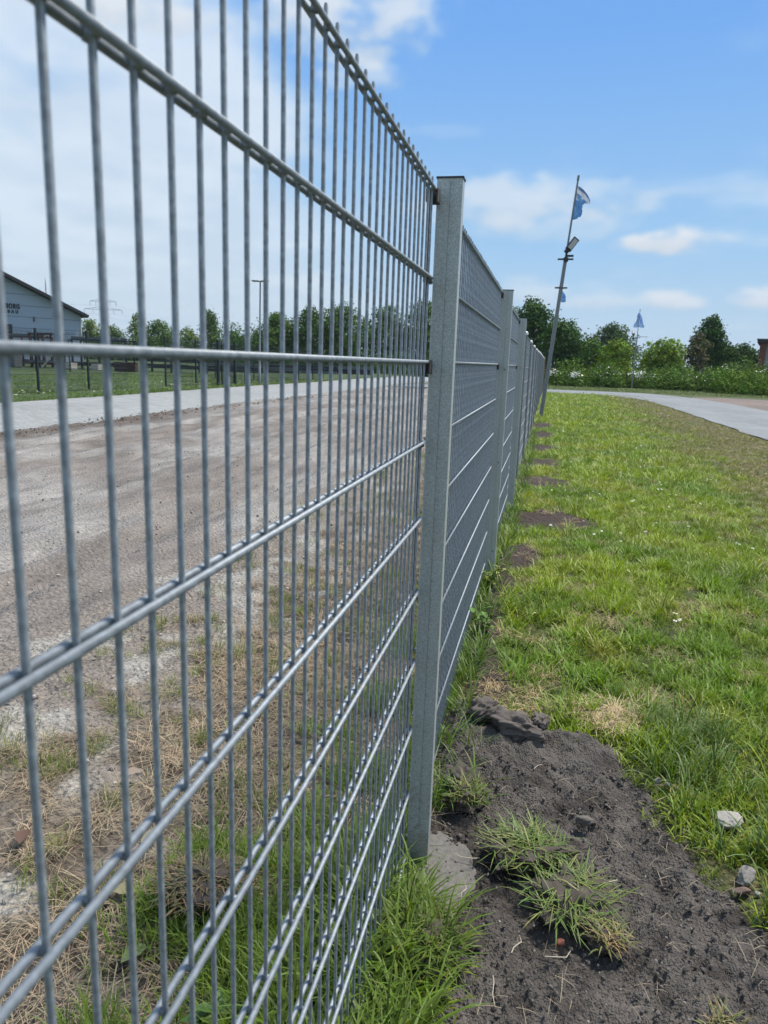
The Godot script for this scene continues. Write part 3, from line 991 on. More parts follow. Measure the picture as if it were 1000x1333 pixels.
# ------------------------------------------------------------------ beyond the yard
func far_left() -> void:
	# dark wire fence of the compound: a run along the lane and one across the grass
	var H := 2.03
	var st := begin()
	for k in 50: bar(st, Vector3(0, 0.06, -0.03 - k * 0.05), Vector3(0, H, -0.03 - k * 0.05), 0.0028, 3)
	for k in 11: bar(st, Vector3(0, 0.06 + 0.19 * k, 0), Vector3(0, 0.06 + 0.19 * k, -2.48), 0.0065, 4)
	var wire := done(st)
	var ps := begin()
	box(ps, Vector3(0, H * 0.5 + 0.02, 0), Vector3(0.06, H + 0.06, 0.06))
	var post := done(ps)
	var seq := ["nearest", "second", "third", "fourth", "fifth", "sixth", "seventh", "eighth", "ninth", "tenth", "eleventh", "twelfth", "thirteenth", "fourteenth"]
	var proto: Node3D
	for i in 13:
		if i == 4: continue
		var lab := "%s bay of the dark wire fence beside the paved lane" % seq[i]
		if proto == null:
			proto = thing("dark_fence_bay", lab, "fence", Vector3.ZERO, 0.0, "dark wire fence bays of the compound")
			part("post", post, M.anthracite, proto)
			var wm := part("wire_mesh", wire, M.anthracite, proto)
			wm.set_meta("kind", "stuff")
		var b := proto if i == 0 else dup(proto, lab)
		b.position = Vector3(-16.3 + 0.1 * i, 0.0, -15.6 - 2.52 * i)
	for i in 9:
		var b := dup(proto, "%s bay from the left of the dark wire fence across the grass" % ["first", "second", "third", "fourth", "fifth", "sixth", "seventh", "eighth", "ninth"][i])
		b.position = Vector3(-37.6 + 2.52 * i, 0.0, -41.6)
		b.rotation.y = -PI / 2
	# gate in the run along the lane
	var gate := thing("wire_gate", "dark wire gate with two thick posts in the fence by the lane", "gate", Vector3(-15.4, 0, -32.4))
	for s in [0.0, -1.9]:
		part("gate_post", box_mesh(Vector3(0.12, 2.1, 0.12), Vector3(0, 1.05, s)), M.anthracite, gate)
	var gm := begin()
	for k in 30: bar(gm, Vector3(0, 0.12, -0.2 - k * 0.05), Vector3(0, 1.95, -0.2 - k * 0.05), 0.003, 3)
	for y in [0.12, 1.03, 1.95]: box(gm, Vector3(0, y, -0.95), Vector3(0.04, 0.05, 1.7))
	part("gate_leaf", done(gm), M.anthracite, gate)
	part("lock_box", box_mesh(Vector3(0.09, 0.26, 0.18), Vector3(0.03, 1.2, -0.12)), M.anthracite, gate)
	# double-headed lamp post
	var lp := thing("lamp_post", "tall slim grey lamp post with flat double head by the lane", "lamp post", Vector3(-14.9, 0, -36.3))
	var ls := begin()
	tube(ls, PackedVector3Array([Vector3.ZERO, Vector3(0, 0.9, 0), Vector3(0, 0.92, 0), Vector3(0.05, 5.2, 0)]), PackedFloat32Array([0.075, 0.075, 0.055, 0.038]), 12)
	part("pole", done(ls), M.galvanised_pole, lp)
	for s in [-1.0, 1.0]:
		var hs := begin()
		box(hs, Vector3(0.05 + s * 0.24, 5.22, 0), Vector3(0.4, 0.06, 0.2), Basis(Vector3.BACK, s * 0.06))
		var hd := part("lamp_head", done(hs), M.steel_grey, lp)
		part("lens", box_mesh(Vector3(0.26, 0.012, 0.15), Vector3(0.05 + s * 0.26, 5.186, 0)), M.lens, hd)
	hall()
	racks()
	# trees across the fields
	var light := Color(0.095, 0.135, 0.04)
	var midc := Color(0.06, 0.1, 0.026)
	var deep := Color(0.04, 0.078, 0.02)
	var g := "trees beyond the compound fence"
	tree("small_tree", "loose pale tree just right of the hall corner", Vector3(-75.3, 0, -110), 6.6, 5.8, light, 0, 2600, 0.3, g)
	tree("small_tree", "low pale tree between the hall corner and the pointed tree", Vector3(-72.0, 0, -111), 5.8, 6.6, midc, 0, 3000, 0.3, g)
	tree("slender_tree", "slender pale tree with see-through crown left of the round ones", Vector3(-71.0, 0, -117), 8.1, 4.4, light, 1, 1700, 0.3, g)
	tree("round_tree", "round mid-green tree left of the tall pointed tree", Vector3(-62.8, 0, -110), 6.8, 8.6, midc, 0, 4200, 0.3, g)
	tree("small_tree", "small loose tree left of the tall pointed tree", Vector3(-63.2, 0, -121), 6.1, 6.4, light, 0, 2200, 0.3, g)
	tree("slender_tree", "tall pointed tree standing above its neighbours left of the turbine", Vector3(-58.4, 0, -120), 9.1, 5.6, midc, 1, 3600, 0.3, g)
	tree("small_tree", "low round tree under the wind turbine", Vector3(-56.2, 0, -125), 5.9, 7.6, deep, 0, 3400, 0.3, g)
	tree("small_tree", "low round tree behind the lamp post", Vector3(-51.6, 0, -125), 5.4, 7.4, deep, 0, 3200, 0.3, g)
	tree("slender_tree", "narrow tree just right of the lamp post", Vector3(-46.2, 0, -120), 9.0, 5.4, midc, 1, 3000, 0.3, g)
	var big := [[-30.6, -80.0, 6.2, 6.4], [-27.0, -81.0, 7.2, 7.0], [-22.8, -80.0, 7.5, 7.4], [-19.0, -84.0, 7.7, 7.6], [-14.6, -85.0, 8.6, 7.4], [-9.8, -85.0, 8.6, 7.8], [-5.4, -85.0, 8.3, 7.0]]
	var big_labels := ["leftmost of the dense dark trees behind the wire fence", "second dense dark tree from the left, lighter at its top", "third dense dark tree from the left", "fourth dense dark tree from the left", "dense tree seen through the last rods before the first post", "dense tree hidden behind the first square post", "dense tree behind the second square post"]
	for i in big.size():
		tree("dense_tree", big_labels[i], Vector3(big[i][0], 0, big[i][1]), big[i][2], big[i][3], deep.lerp(midc, rng.randf() * 0.8), 0, 6000, 0.24, "dense trees behind the yard")
	hedge("long low dark hedge at the foot of the distant trees", Vector3(-88, 0, -104), Vector3(-46, 0, -108), 3.8, 2.5, deep, 14000, 0.3)
	hedge("dark hedge right of the lamp post under the dense trees", Vector3(-46, 0, -104), Vector3(-33, 0, -90), 3.4, 2.5, deep, 6000, 0.28)
	hedge("dark hedge along the front of the dense trees", Vector3(-33, 0, -76), Vector3(-2, 0, -80), 2.8, 2.5, deep, 12000, 0.22)
	hedge("tall dense thicket filling the gaps between the dense trees", Vector3(-42, 0, -94), Vector3(-2, 0, -90), 6.0, 3.0, deep, 20000, 0.3, 0.25)
	# wind turbines on the horizon
	turbine("wind turbine with one blade pointing right, left of the lamp post", Vector3(-993.9, 0, -2200), 93.0, 48.0, 0.12)
	turbine("wind turbine half hidden behind the lamp post", Vector3(-1022, 0, -2480), 90.0, 55.0, 0.75)
	# power line
	var pt := thing("electricity_pylon", "electricity pylon with two wide crossarms above the trees", "pylon", Vector3(-369.6, 0, -560), 0.35)
	var ls2 := begin()
	for sx in [-1.0, 1.0]:
		for sz in [-1.0, 1.0]:
			tube(ls2, PackedVector3Array([Vector3(sx * 3.2, 0, sz * 3.2), Vector3(sx * 1.0, 28, sz * 1.0), Vector3(sx * 0.5, 44.5, sz * 0.5)]), PackedFloat32Array([0.12, 0.1, 0.08]), 4)
	for k in 11:
		var y0 := k * 4.0
		var w0 := lerpf(3.2, 0.6, y0 / 44.0)
		var w1 := lerpf(3.2, 0.6, (y0 + 4.0) / 44.0)
		for sz in [-1.0, 1.0]:
			bar(ls2, Vector3(-w0, y0, sz * w0), Vector3(w1, y0 + 4.0, sz * w1), 0.06, 3)
			bar(ls2, Vector3(w0, y0, sz * w0), Vector3(-w1, y0 + 4.0, sz * w1), 0.06, 3)
	part("lattice_tower", done(ls2), M.steel_grey, pt)
	for a in [[41.8, 10.5], [35.3, 15.2]]:
		var s3 := begin()
		for sz in [-0.6, 0.6]: bar(s3, Vector3(-a[1], a[0], sz * 0.3), Vector3(a[1], a[0], sz * 0.3), 0.16, 4)
		for sx in [-1.0, 1.0]:
			bar(s3, Vector3(sx * a[1], a[0], 0), Vector3(0, a[0] + 2.4, 0), 0.13, 4)
		var arm := part("crossarm", done(s3), M.steel_grey, pt)
		for sx in [-1.0, -0.55, 0.55, 1.0]:
			var s4 := begin()
			bar(s4, Vector3(sx * a[1], a[0], 0), Vector3(sx * a[1], a[0] - 3.4, 0), 0.16, 4)
			part("insulator", done(s4), M.steel_grey, arm)
	var mast := thing("lattice_mast", "thin pointed lattice mast peeking over the hall roof", "mast", Vector3(-317.7, 0, -420))
	var ms := begin()
	for a in 3: bar(ms, Vector3(cos(a * 2.1) * 2.2, 0, sin(a * 2.1) * 2.2), Vector3(0, 45.4, 0), 0.1, 4)
	for k in 14:
		var w := 2.2 * (1.0 - k / 14.5)
		for a in 3: bar(ms, Vector3(cos(a * 2.1) * w, k * 3.1, sin(a * 2.1) * w), Vector3(cos(a * 2.1 + 2.1) * w, k * 3.1 + 2.4, sin(a * 2.1 + 2.1) * w), 0.06, 3)
	part("lattice", done(ms), M.steel_grey, mast)
	part("base_plate", box_mesh(Vector3(5, 0.3, 5), Vector3(0, 0.1, 0)), M.concrete, mast)
	var tips := [[-15.2, 31.9], [-8.4, 31.9], [8.4, 31.9], [15.2, 31.9], [-10.5, 38.4], [10.5, 38.4]]
	var lb := ["lower outer left", "lower inner left", "lower inner right", "lower outer right", "upper left", "upper right"]
	for i in tips.size():
		var mid := Vector3(-369.6, 0, -560) + Basis(Vector3.UP, 0.35) * Vector3(tips[i][0], 0, 0) + Vector3(0, tips[i][1], 0)
		var pts := PackedVector3Array()
		var rr := PackedFloat32Array()
		var a := mid + Vector3(-30, 3, 330)
		var b := mid + Vector3(10, -2, -360)
		for k in 41:
			var f := k / 20.0
			var p := a.lerp(mid, f) if f <= 1.0 else mid.lerp(b, f - 1.0)
			var g2 := fmod(f, 1.0)
			p.y -= 4.0 * 6.0 * g2 * (1.0 - g2)
			pts.append(p)
			rr.append(0.035)
		var s5 := begin()
		tube(s5, pts, rr, 3)
		lone("power_cable", done(s5), M.steel_grey, "thin power cable strung from the %s end of the pylon crossarm" % lb[i], "power cable", Vector3.ZERO, 0.0, "cables of the power line")

func turbine(label: String, at: Vector3, hub: float, r: float, turn: float) -> void:
	var t := thing("wind_turbine", label, "wind turbine", at, 0.5)
	var st := begin()
	tube(st, PackedVector3Array([Vector3.ZERO, Vector3(0, hub, 0)]), PackedFloat32Array([2.6, 1.6]), 12)
	part("tower", done(st), M.turbine_white, t)
	var ns := begin()
	box(ns, Vector3(0, hub + 0.5, 1.0), Vector3(3.2, 3.4, 9.0))
	part("nacelle", done(ns), M.turbine_white, t)
	for k in 3:
		var a := turn + TAU * k / 3.0
		var d := Vector3(cos(a), sin(a), 0)
		var bs := begin()
		tube(bs, PackedVector3Array([Vector3(0, hub, 6.2), Vector3(0, hub, 6.2) + d * r * 0.2, Vector3(0, hub, 6.2) + d * r * 0.6, Vector3(0, hub, 6.2) + d * r]), PackedFloat32Array([1.3, 1.7, 1.1, 0.3]), 6)
		part("blade", done(bs), M.turbine_white, t)

func hall() -> void:
	# gable wall towards the camera; local x runs right along the wall, the corner on the right is the origin
	var t := thing("metal_hall", "pale blue-grey metal-clad hall with low gable roof and dark lettering", "hall", Vector3(-43.4, 0, -62.0), 1.03)
	var W := 24.0
	var eave := 4.62
	var rise := 0.43
	var ridge := -W * 0.5
	var top_at := func(x: float) -> float: return eave + rise * (-x if x > ridge else x + W)
	var k := 0
	var y := 0.3
	part("plinth", box_mesh(Vector3(W, 0.3, 0.25), Vector3(-W * 0.5, 0.15, -0.1)), M.concrete, t)
	while y < eave + rise * W * 0.5 - 0.15:
		var y2 := y + 0.93
		# left and right end of the band where it meets the slope
		var x0 := -W if y2 <= eave else 0.0
		var st := begin()
		st.set_smooth_group(-1)
		var lo := maxf((y - eave) / rise, 0.0)
		var hi := maxf((y2 - eave) / rise, 0.0)
		var pts := [Vector2(-W + lo, y), Vector2(-lo, y)]
		if y < eave and y2 > eave: pts.append(Vector2(0, eave))
		if hi < W * 0.5:
			pts.append(Vector2(-hi, y2)); pts.append(Vector2(-W + hi, y2))
		else:
			pts.append(Vector2(-W * 0.5, eave + rise * W * 0.5))
		if y < eave and y2 > eave: pts.append(Vector2(-W, eave))
		for q in range(1, pts.size() - 1):
			tri(st, Vector3(pts[0].x, pts[0].y, 0.06), Vector3(pts[q + 1].x, pts[q + 1].y, 0.06), Vector3(pts[q].x, pts[q].y, 0.06))
		for q in pts.size():
			var a: Vector2 = pts[q]
			var b: Vector2 = pts[(q + 1) % pts.size()]
			quad(st, Vector3(a.x, a.y, 0.06), Vector3(b.x, b.y, 0.06), Vector3(b.x, b.y, -0.02), Vector3(a.x, a.y, -0.02))
		part("wall_panel", done(st), M.cladding, t)
		y += 0.965
		k += 1
	# dark core behind the joints, side walls and roof
	var cs := begin()
	cs.set_smooth_group(-1)
	var P := func(x: float, z: float, up: float) -> Vector3: return Vector3(x, up, z)
	for z in [-0.03, -30.0]:
		tri(cs, P.call(-W, z, 0), P.call(-W, z, eave), P.call(0, z, eave)); tri(cs, P.call(-W, z, 0), P.call(0, z, eave), P.call(0, z, 0))
		tri(cs, P.call(-W, z, eave), P.call(ridge, z, eave + rise * W * 0.5), P.call(0, z, eave))
	part("core", done(cs), M.steel_grey, t)
	for x in [-0.05, -W + 0.05]:
		part("side_wall", box_mesh(Vector3(0.1, eave, 29.9), Vector3(x, eave * 0.5, -15.0)), M.cladding, t)
	var slope := atan(rise)
	for s in [-1.0, 1.0]:
		var L := W * 0.5 / cos(slope) + 0.5
		var c := Vector3(ridge + s * (W * 0.25 + 0.2), eave + rise * (W * 0.25) + 0.08 - 0.2 * rise, -14.7)
		part("roof", box_mesh(Vector3(L, 0.26, 31.2), c, Basis(Vector3.BACK, -s * slope)), M.roof_dark, t)
	# window, down pipe
	var win := part("window", box_mesh(Vector3(0.6, 1.4, 0.06), Vector3(-6.45, 2.75, 0.085)), M.roof_dark, t)
	part("pane", box_mesh(Vector3(0.46, 1.24, 0.02), Vector3(-6.45, 2.75, 0.12)), M.dark_glass, win)
	part("corner_trim", box_mesh(Vector3(0.1, eave - 0.2, 0.14), Vector3(0.02, eave * 0.5 - 0.1, 0.05)), M.turbine_white, t)
	part("wall_lamp", box_mesh(Vector3(0.12, 0.4, 0.14), Vector3(-4.25, 4.0, 0.13)), M.steel_grey, t)
	var f := SystemFont.new()
	f.font_names = PackedStringArray(["Droid Sans"])
	f.font_weight = 700
	for w in [["ENBORG", 0.44, -6.3, 5.06, 0.74], ["L B A U", 0.28, -6.15, 4.6, 0.95]]:
		var tm := TextMesh.new()
		tm.text = w[0]
		tm.font = f
		tm.font_size = 64
		tm.pixel_size = w[1] / 46.0
		tm.depth = 0.05
		tm.horizontal_alignment = HORIZONTAL_ALIGNMENT_CENTER
		var let := part("lettering", tm, M.lettering, t, Vector3(w[2], w[3] - 0.06, 0.09))
		let.scale.x = w[4]

func racks() -> void:
	var labels := ["rust-red storage rack behind the dark fence in front of the hall", "rust-red storage rack right of the first, near the hall corner", "dark low storage rack with long beams on top, right of the hall", "dark storage rack farther right under the pale trees"]
	for i in 4:
		var t := thing("storage_rack", labels[i], "storage rack", [Vector3(-40.6, 0, -50.5), Vector3(-37.6, 0, -49.0), Vector3(-33.2, 0, -49.5), Vector3(-27.8, 0, -50.5)][i], [0.1, 0.15, 0.05, 0.0][i], "storage racks of the compound")
		var wide: float = [3.6, 2.0, 4.4, 4.6][i]
		var high: float = [2.35, 2.6, 2.25, 1.5][i]
		var paint: Material = M.rust if i < 2 else M.anthracite
		for x in [0.0, 0.5, 1.0]:
			for z in [0.0, -1.2]:
				part("upright", box_mesh(Vector3(0.12, high, 0.12), Vector3((x - 0.5) * wide, high * 0.5, z)), paint, t)
		for y in [0.35, high * 0.55, high - 0.06]:
			for z in [0.08, -1.28]:
				part("beam", box_mesh(Vector3(wide + 0.2, 0.11, 0.05), Vector3(0, y, z)), paint, t)
		for k in 9:
			var y2: float = [0.42, high * 0.55 + 0.08, high][k % 3]
			if k % 3 == 2 and i != 0 and i != 2: continue
			var len_ := wide * rf(0.55, 1.1)
			var sz := rf(0.08, 0.2)
			part("stored_profile", box_mesh(Vector3(len_, sz, rf(0.1, 0.3)), Vector3(rf(-0.2, 0.2) * wide, y2 + sz * 0.5, rf(-1.1, -0.05))), [M.steel_grey, M.anthracite, M.rust, M.dark_steel][rng.randi() % 4], t)
	var boxes := [[-39.8, -47.6, 0.5, 0.45, "pale crate on the ground under the rust-red rack"], [-38.9, -47.4, 0.9, 0.95, "grey cabinet standing in front of the rust-red racks"], [-34.0, -47.2, 0.6, 0.4, "cream box left of the low dark rack"], [-31.9, -47.3, 0.55, 0.42, "cream box right of the low dark rack"], [-29.4, -47.0, 1.5, 0.6, "brown crate low in front of the last dark rack"]]
	for i in boxes.size():
		var b: Array = boxes[i]
		var t := thing("crate", b[4], "crate", Vector3(b[0], 0, b[1]), rf(-0.3, 0.3), "crates and boxes in the compound")
		var m: Material = [M.cream, M.steel_grey, M.cream, M.cream, M.rust][i]
		part("body", box_mesh(Vector3(b[2], b[3], 0.6), Vector3(0, b[3] * 0.5 + 0.06, 0)), m, t)
		part("skid", box_mesh(Vector3(b[2] * 0.9, 0.06, 0.5), Vector3(0, 0.03, 0)), M.bark, t)
		part("lid", box_mesh(Vector3(b[2] + 0.04, 0.04, 0.64), Vector3(0, b[3] + 0.08, 0)), m, t)
	lone("plank", box_mesh(Vector3(0.12, 1.5, 0.04), Vector3(0, 0.62, 0), Basis(Vector3.BACK, -0.75)), M.cream, "pale plank leaning at an angle by the low dark rack", "plank", Vector3(-35.6, 0, -46.8))
	# stacked steel in the shade under the trees
	for i in 4:
		var t := thing("steel_stack", ["stack of dark steel beams left of the gate", "stack of dark steel beams behind the gate", "low stack of steel beams right of the lamp post", "long low stack of steel beams before the dense trees"][i], "steel stack", Vector3(-27.0 + 2.6 * i, 0, -60.0 - 3.0 * i), rf(-0.1, 0.1), "stacks of steel beams")
		for k in 8:
			part("beam", box_mesh(Vector3(rf(3.5, 5.5), 0.22, 0.24), Vector3(rf(-0.3, 0.3), 0.12 + 0.25 * (k / 3), -0.3 * (k % 3))), [M.steel_grey, M.anthracite, M.dark_steel][rng.randi() % 3], t)

func far_right() -> void:
	var deep := Color(0.036, 0.072, 0.02)
	var midc := Color(0.075, 0.125, 0.026)
	var bright := Color(0.115, 0.165, 0.022)
	var grey := Color(0.058, 0.09, 0.038)
	var g := "trees at the end of the lawn"
	tree("big_dark_tree", "big dark tree rising behind the far end of the fence", Vector3(-1.9, 0, -72), 7.7, 6.2, deep, 0, 8500, 0.24, g)
	tree("big_dark_tree", "dark tree sloping down to the right of the leaning flagpole", Vector3(1.1, 0, -68), 5.6, 5.6, deep, 0, 7500, 0.22, g)
	tree("big_dark_tree", "low dark tree between the flagpole tree and the pale one", Vector3(3.4, 0, -70), 4.0, 4.8, deep.lerp(midc, 0.4), 0, 4000, 0.22, g)
	tree("grey_green_tree", "grey-green rounded tree behind the bright bush, left of the far flagpole", Vector3(7.0, 0, -95), 6.8, 7.2, grey, 0, 6000, 0.28, g)
	tree("round_bush", "bright green round bush left of the far flagpole", Vector3(5.5, 0, -66), 3.9, 4.4, bright.lerp(midc, 0.3), 2, 4500, 0.2, g)
	tree("round_bush", "bright yellow-green bushy tree right of the far flagpole", Vector3(9.8, 0, -70), 4.2, 5.6, bright, 2, 5200, 0.22, g)
	tree("twiggy_tree", "brownish half-bare twiggy tree left of the tall tree", Vector3(13.0, 0, -72), 5.0, 3.4, Color(0.085, 0.085, 0.045), 3, 1500, 0.2, g)
	tree("tall_tree", "tall narrow dark tree standing highest on the right", Vector3(15.2, 0, -78), 6.9, 4.4, deep, 0, 6000, 0.24, g)
	tree("tall_tree", "mid-height dark tree directly right of the tall narrow one", Vector3(17.2, 0, -80), 4.4, 4.2, deep, 0, 4200, 0.24, g)
	tree("round_dark_tree", "low dark round tree left of the brick building", Vector3(19.7, 0, -85), 4.6, 5.2, deep.lerp(grey, 0.4), 0, 4500, 0.24, g)
	tree("round_dark_tree", "low grey-green tree closing the gap behind the bright bush", Vector3(11.6, 0, -82), 3.4, 5.0, grey, 0, 3600, 0.24, g)
	hedge("low green hedge with white flowers at the foot of the big dark trees", Vector3(-3.0, 0, -56.5), Vector3(2.6, 0, -57.0), 1.15, 1.2, midc, 5200, 0.13, 0.15, 420, Color(0.7, 0.72, 0.66), 0.7)
	hedge("rounded green shrubs left of the far flagpole, flecked with white", Vector3(1.6, 0, -58.2), Vector3(4.6, 0, -59.0), 2.0, 2.0, midc, 5200, 0.15, 0.35, 60, Color(0.7, 0.72, 0.64), 0.3)
	hedge("hedge full of white blossom behind the far flagpole", Vector3(4.4, 0, -59.6), Vector3(8.4, 0, -60.4), 1.5, 1.8, midc, 6000, 0.14, 0.3, 520, Color(0.66, 0.7, 0.62), 0.5)
	hedge("dense green bramble hedge in the middle right, some white flowers", Vector3(7.8, 0, -58.0), Vector3(12.0, 0, -56.0), 1.75, 2.2, midc, 8000, 0.14, 0.35, 80, Color(0.7, 0.72, 0.66), 0.2)
	hedge("dense green bramble hedge at the right edge above the gravel", Vector3(11.4, 0, -54.0), Vector3(19.0, 0, -50.0), 1.75, 2.4, midc.lerp(bright, 0.25), 12000, 0.14, 0.35)
	hedge("taller green hedge behind the brambles with a white blossoming top", Vector3(11.8, 0, -60.0), Vector3(17.6, 0, -58.0), 2.3, 2.0, midc.lerp(grey, 0.4), 9000, 0.16, 0.4, 120, Color(0.68, 0.7, 0.66), 0.9)
	hedge("yellowish hedge below the brick building at the right edge", Vector3(16.6, 0, -56.5), Vector3(24.0, 0, -54.5), 2.5, 2.0, Color(0.1, 0.115, 0.03), 9000, 0.16, 0.3)
	hedge("dark undergrowth filling the space below the trees on the right", Vector3(-6.0, 0, -66), Vector3(22.0, 0, -71), 2.2, 2.4, deep, 14000, 0.2)
	# brick building at the right edge
	var b := thing("brick_building", "brick building with grey wall and dark flat roof at the right edge", "building", Vector3(18.95, 0, -75), -0.27)
	part("brick_pier", box_mesh(Vector3(0.55, 4.25, 0.6), Vector3(0.28, 2.12, 0.0)), M.brickwork, b)
	part("wall", box_mesh(Vector3(9.0, 4.2, 0.3), Vector3(5.05, 2.1, -0.1)), M.render_wall, b)
	part("side_wall", box_mesh(Vector3(0.3, 4.2, 8.0), Vector3(0.2, 2.1, -4.35)), M.brickwork, b)
	part("back_wall", box_mesh(Vector3(9.2, 4.2, 0.3), Vector3(4.8, 2.1, -8.5)), M.brickwork, b)
	part("roof", box_mesh(Vector3(10.2, 0.26, 9.6), Vector3(4.85, 4.38, -4.2)), M.roof_dark, b)
	part("roof_edge", box_mesh(Vector3(10.3, 0.1, 9.7), Vector3(4.85, 4.55, -4.2)), M.steel_grey, b)
	for i in 3:
		part("brick_pier", box_mesh(Vector3(0.5, 4.2, 0.5), Vector3(3.3 + 2.9 * i, 2.1, 0.1)), M.brickwork, b)

# ------------------------------------------------------------------ flags
func cloth(rows: Array, fly: Vector3, hang: Vector3, hoist_a: Vector3, hoist_b: Vector3, col: Callable, ripple: float) -> ArrayMesh:
	var v := PackedVector3Array()
	var n := PackedVector3Array()
	var c := PackedColorArray()
	var ix := PackedInt32Array()
	var nu := 16
	var nv := 26
	for j in nv + 1:
		var t := float(j) / nv
		var L := 0.0
		for k in rows.size() - 1:
			if t >= rows[k][0] and t <= rows[k + 1][0]:
				L = lerpf(rows[k][1], rows[k + 1][1], (t - rows[k][0]) / (rows[k + 1][0] - rows[k][0]))
		L += nc.get_noise_2d(t * 40.0, 5.0) * 0.05
		for i in nu + 1:
			var s := float(i) / nu
			var d := fly * s * L + hang * pow(s * L, 1.5)
			var side := fly.cross(Vector3.UP).normalized() * (sin(s * L * 14.0 + t * 5.0) * ripple * s + nc.get_noise_2d(s * 4.0, t * 5.0) * ripple)
			v.append(hoist_a.lerp(hoist_b, t) + d + side)
			n.append(Vector3.ZERO)
			c.append(col.call(t, s))
	for j in nv:
		for i in nu:
			var q := j * (nu + 1) + i
			for o in [q, q + 1, q + nu + 2, q, q + nu + 2, q + nu + 1]: ix.append(o)
	for k in range(0, ix.size(), 3):
		var fn := (v[ix[k + 2]] - v[ix[k]]).cross(v[ix[k + 1]] - v[ix[k]])
		for q in 3: n[ix[k + q]] += fn
	for k in n.size(): n[k] = n[k].normalized() if n[k].length() > 1e-9 else Vector3.BACK
	return arrays(v, n, c, ix)

func flagpole(label: String, base: Vector3, top: Vector3, joint: float, r: float, ring_at: float) -> Node3D:
	var t := thing("flagpole", label, "flagpole", base)
	var d := top - base
	var st := begin()
	tube(st, PackedVector3Array([-d * 0.03, d * joint]), PackedFloat32Array([r, r * 0.86]), 14)
	part("lower_pole", done(st), M.galvanised_pole, t)
	var s2 := begin()
	tube(s2, PackedVector3Array([d * joint, d]), PackedFloat32Array([r * 0.5, r * 0.42]), 10)
	tube(s2, PackedVector3Array([d * 0.985, d * 1.004]), PackedFloat32Array([r * 0.62, r * 0.5]), 10)
	part("upper_pole", done(s2), M.galvanised_pole, t)
	for y in [ring_at, joint - 0.003]:
		var s3 := begin()
		tube(s3, PackedVector3Array([d * (y - 0.0035), d * (y + 0.0035)]), PackedFloat32Array([r * 1.25, r * 1.25]), 12)
		box(s3, d * y, Vector3(0.34 if y == ring_at else 0.42, 0.04, 0.06))
		part("clamp", done(s3), M.steel_grey if y == ring_at else M.black_plastic, t)
	return t

func floodlight(parent: Node3D, at: Vector3, turn: Basis, s: float) -> void:
	var h := begin()
	box(h, at, Vector3(0.16, 0.36, 0.06) * s, turn)
	box(h, at + turn * Vector3(0, -0.2, -0.01) * s, Vector3(0.1, 0.12, 0.09) * s, turn)
	var hd := part("floodlight", done(h), M.black_plastic, parent)
	part("glass", box_mesh(Vector3(0.12, 0.27, 0.012) * s, at + turn * Vector3(0, 0.015, 0.036) * s, turn), M.lens, hd)
	var a := begin()
	bar(a, at + turn * Vector3(0, -0.22, 0) * s, at + turn * Vector3(0, -0.22, 0) * s + Vector3(0.0, -0.2, 0) * s, 0.03 * s, 8)
	box(a, at + turn * Vector3(0, -0.22, 0) * s + Vector3(0.0, -0.2, 0) * s, Vector3(0.12, 0.1, 0.1) * s)
	part("bracket_arm", done(a), M.black_plastic, hd)

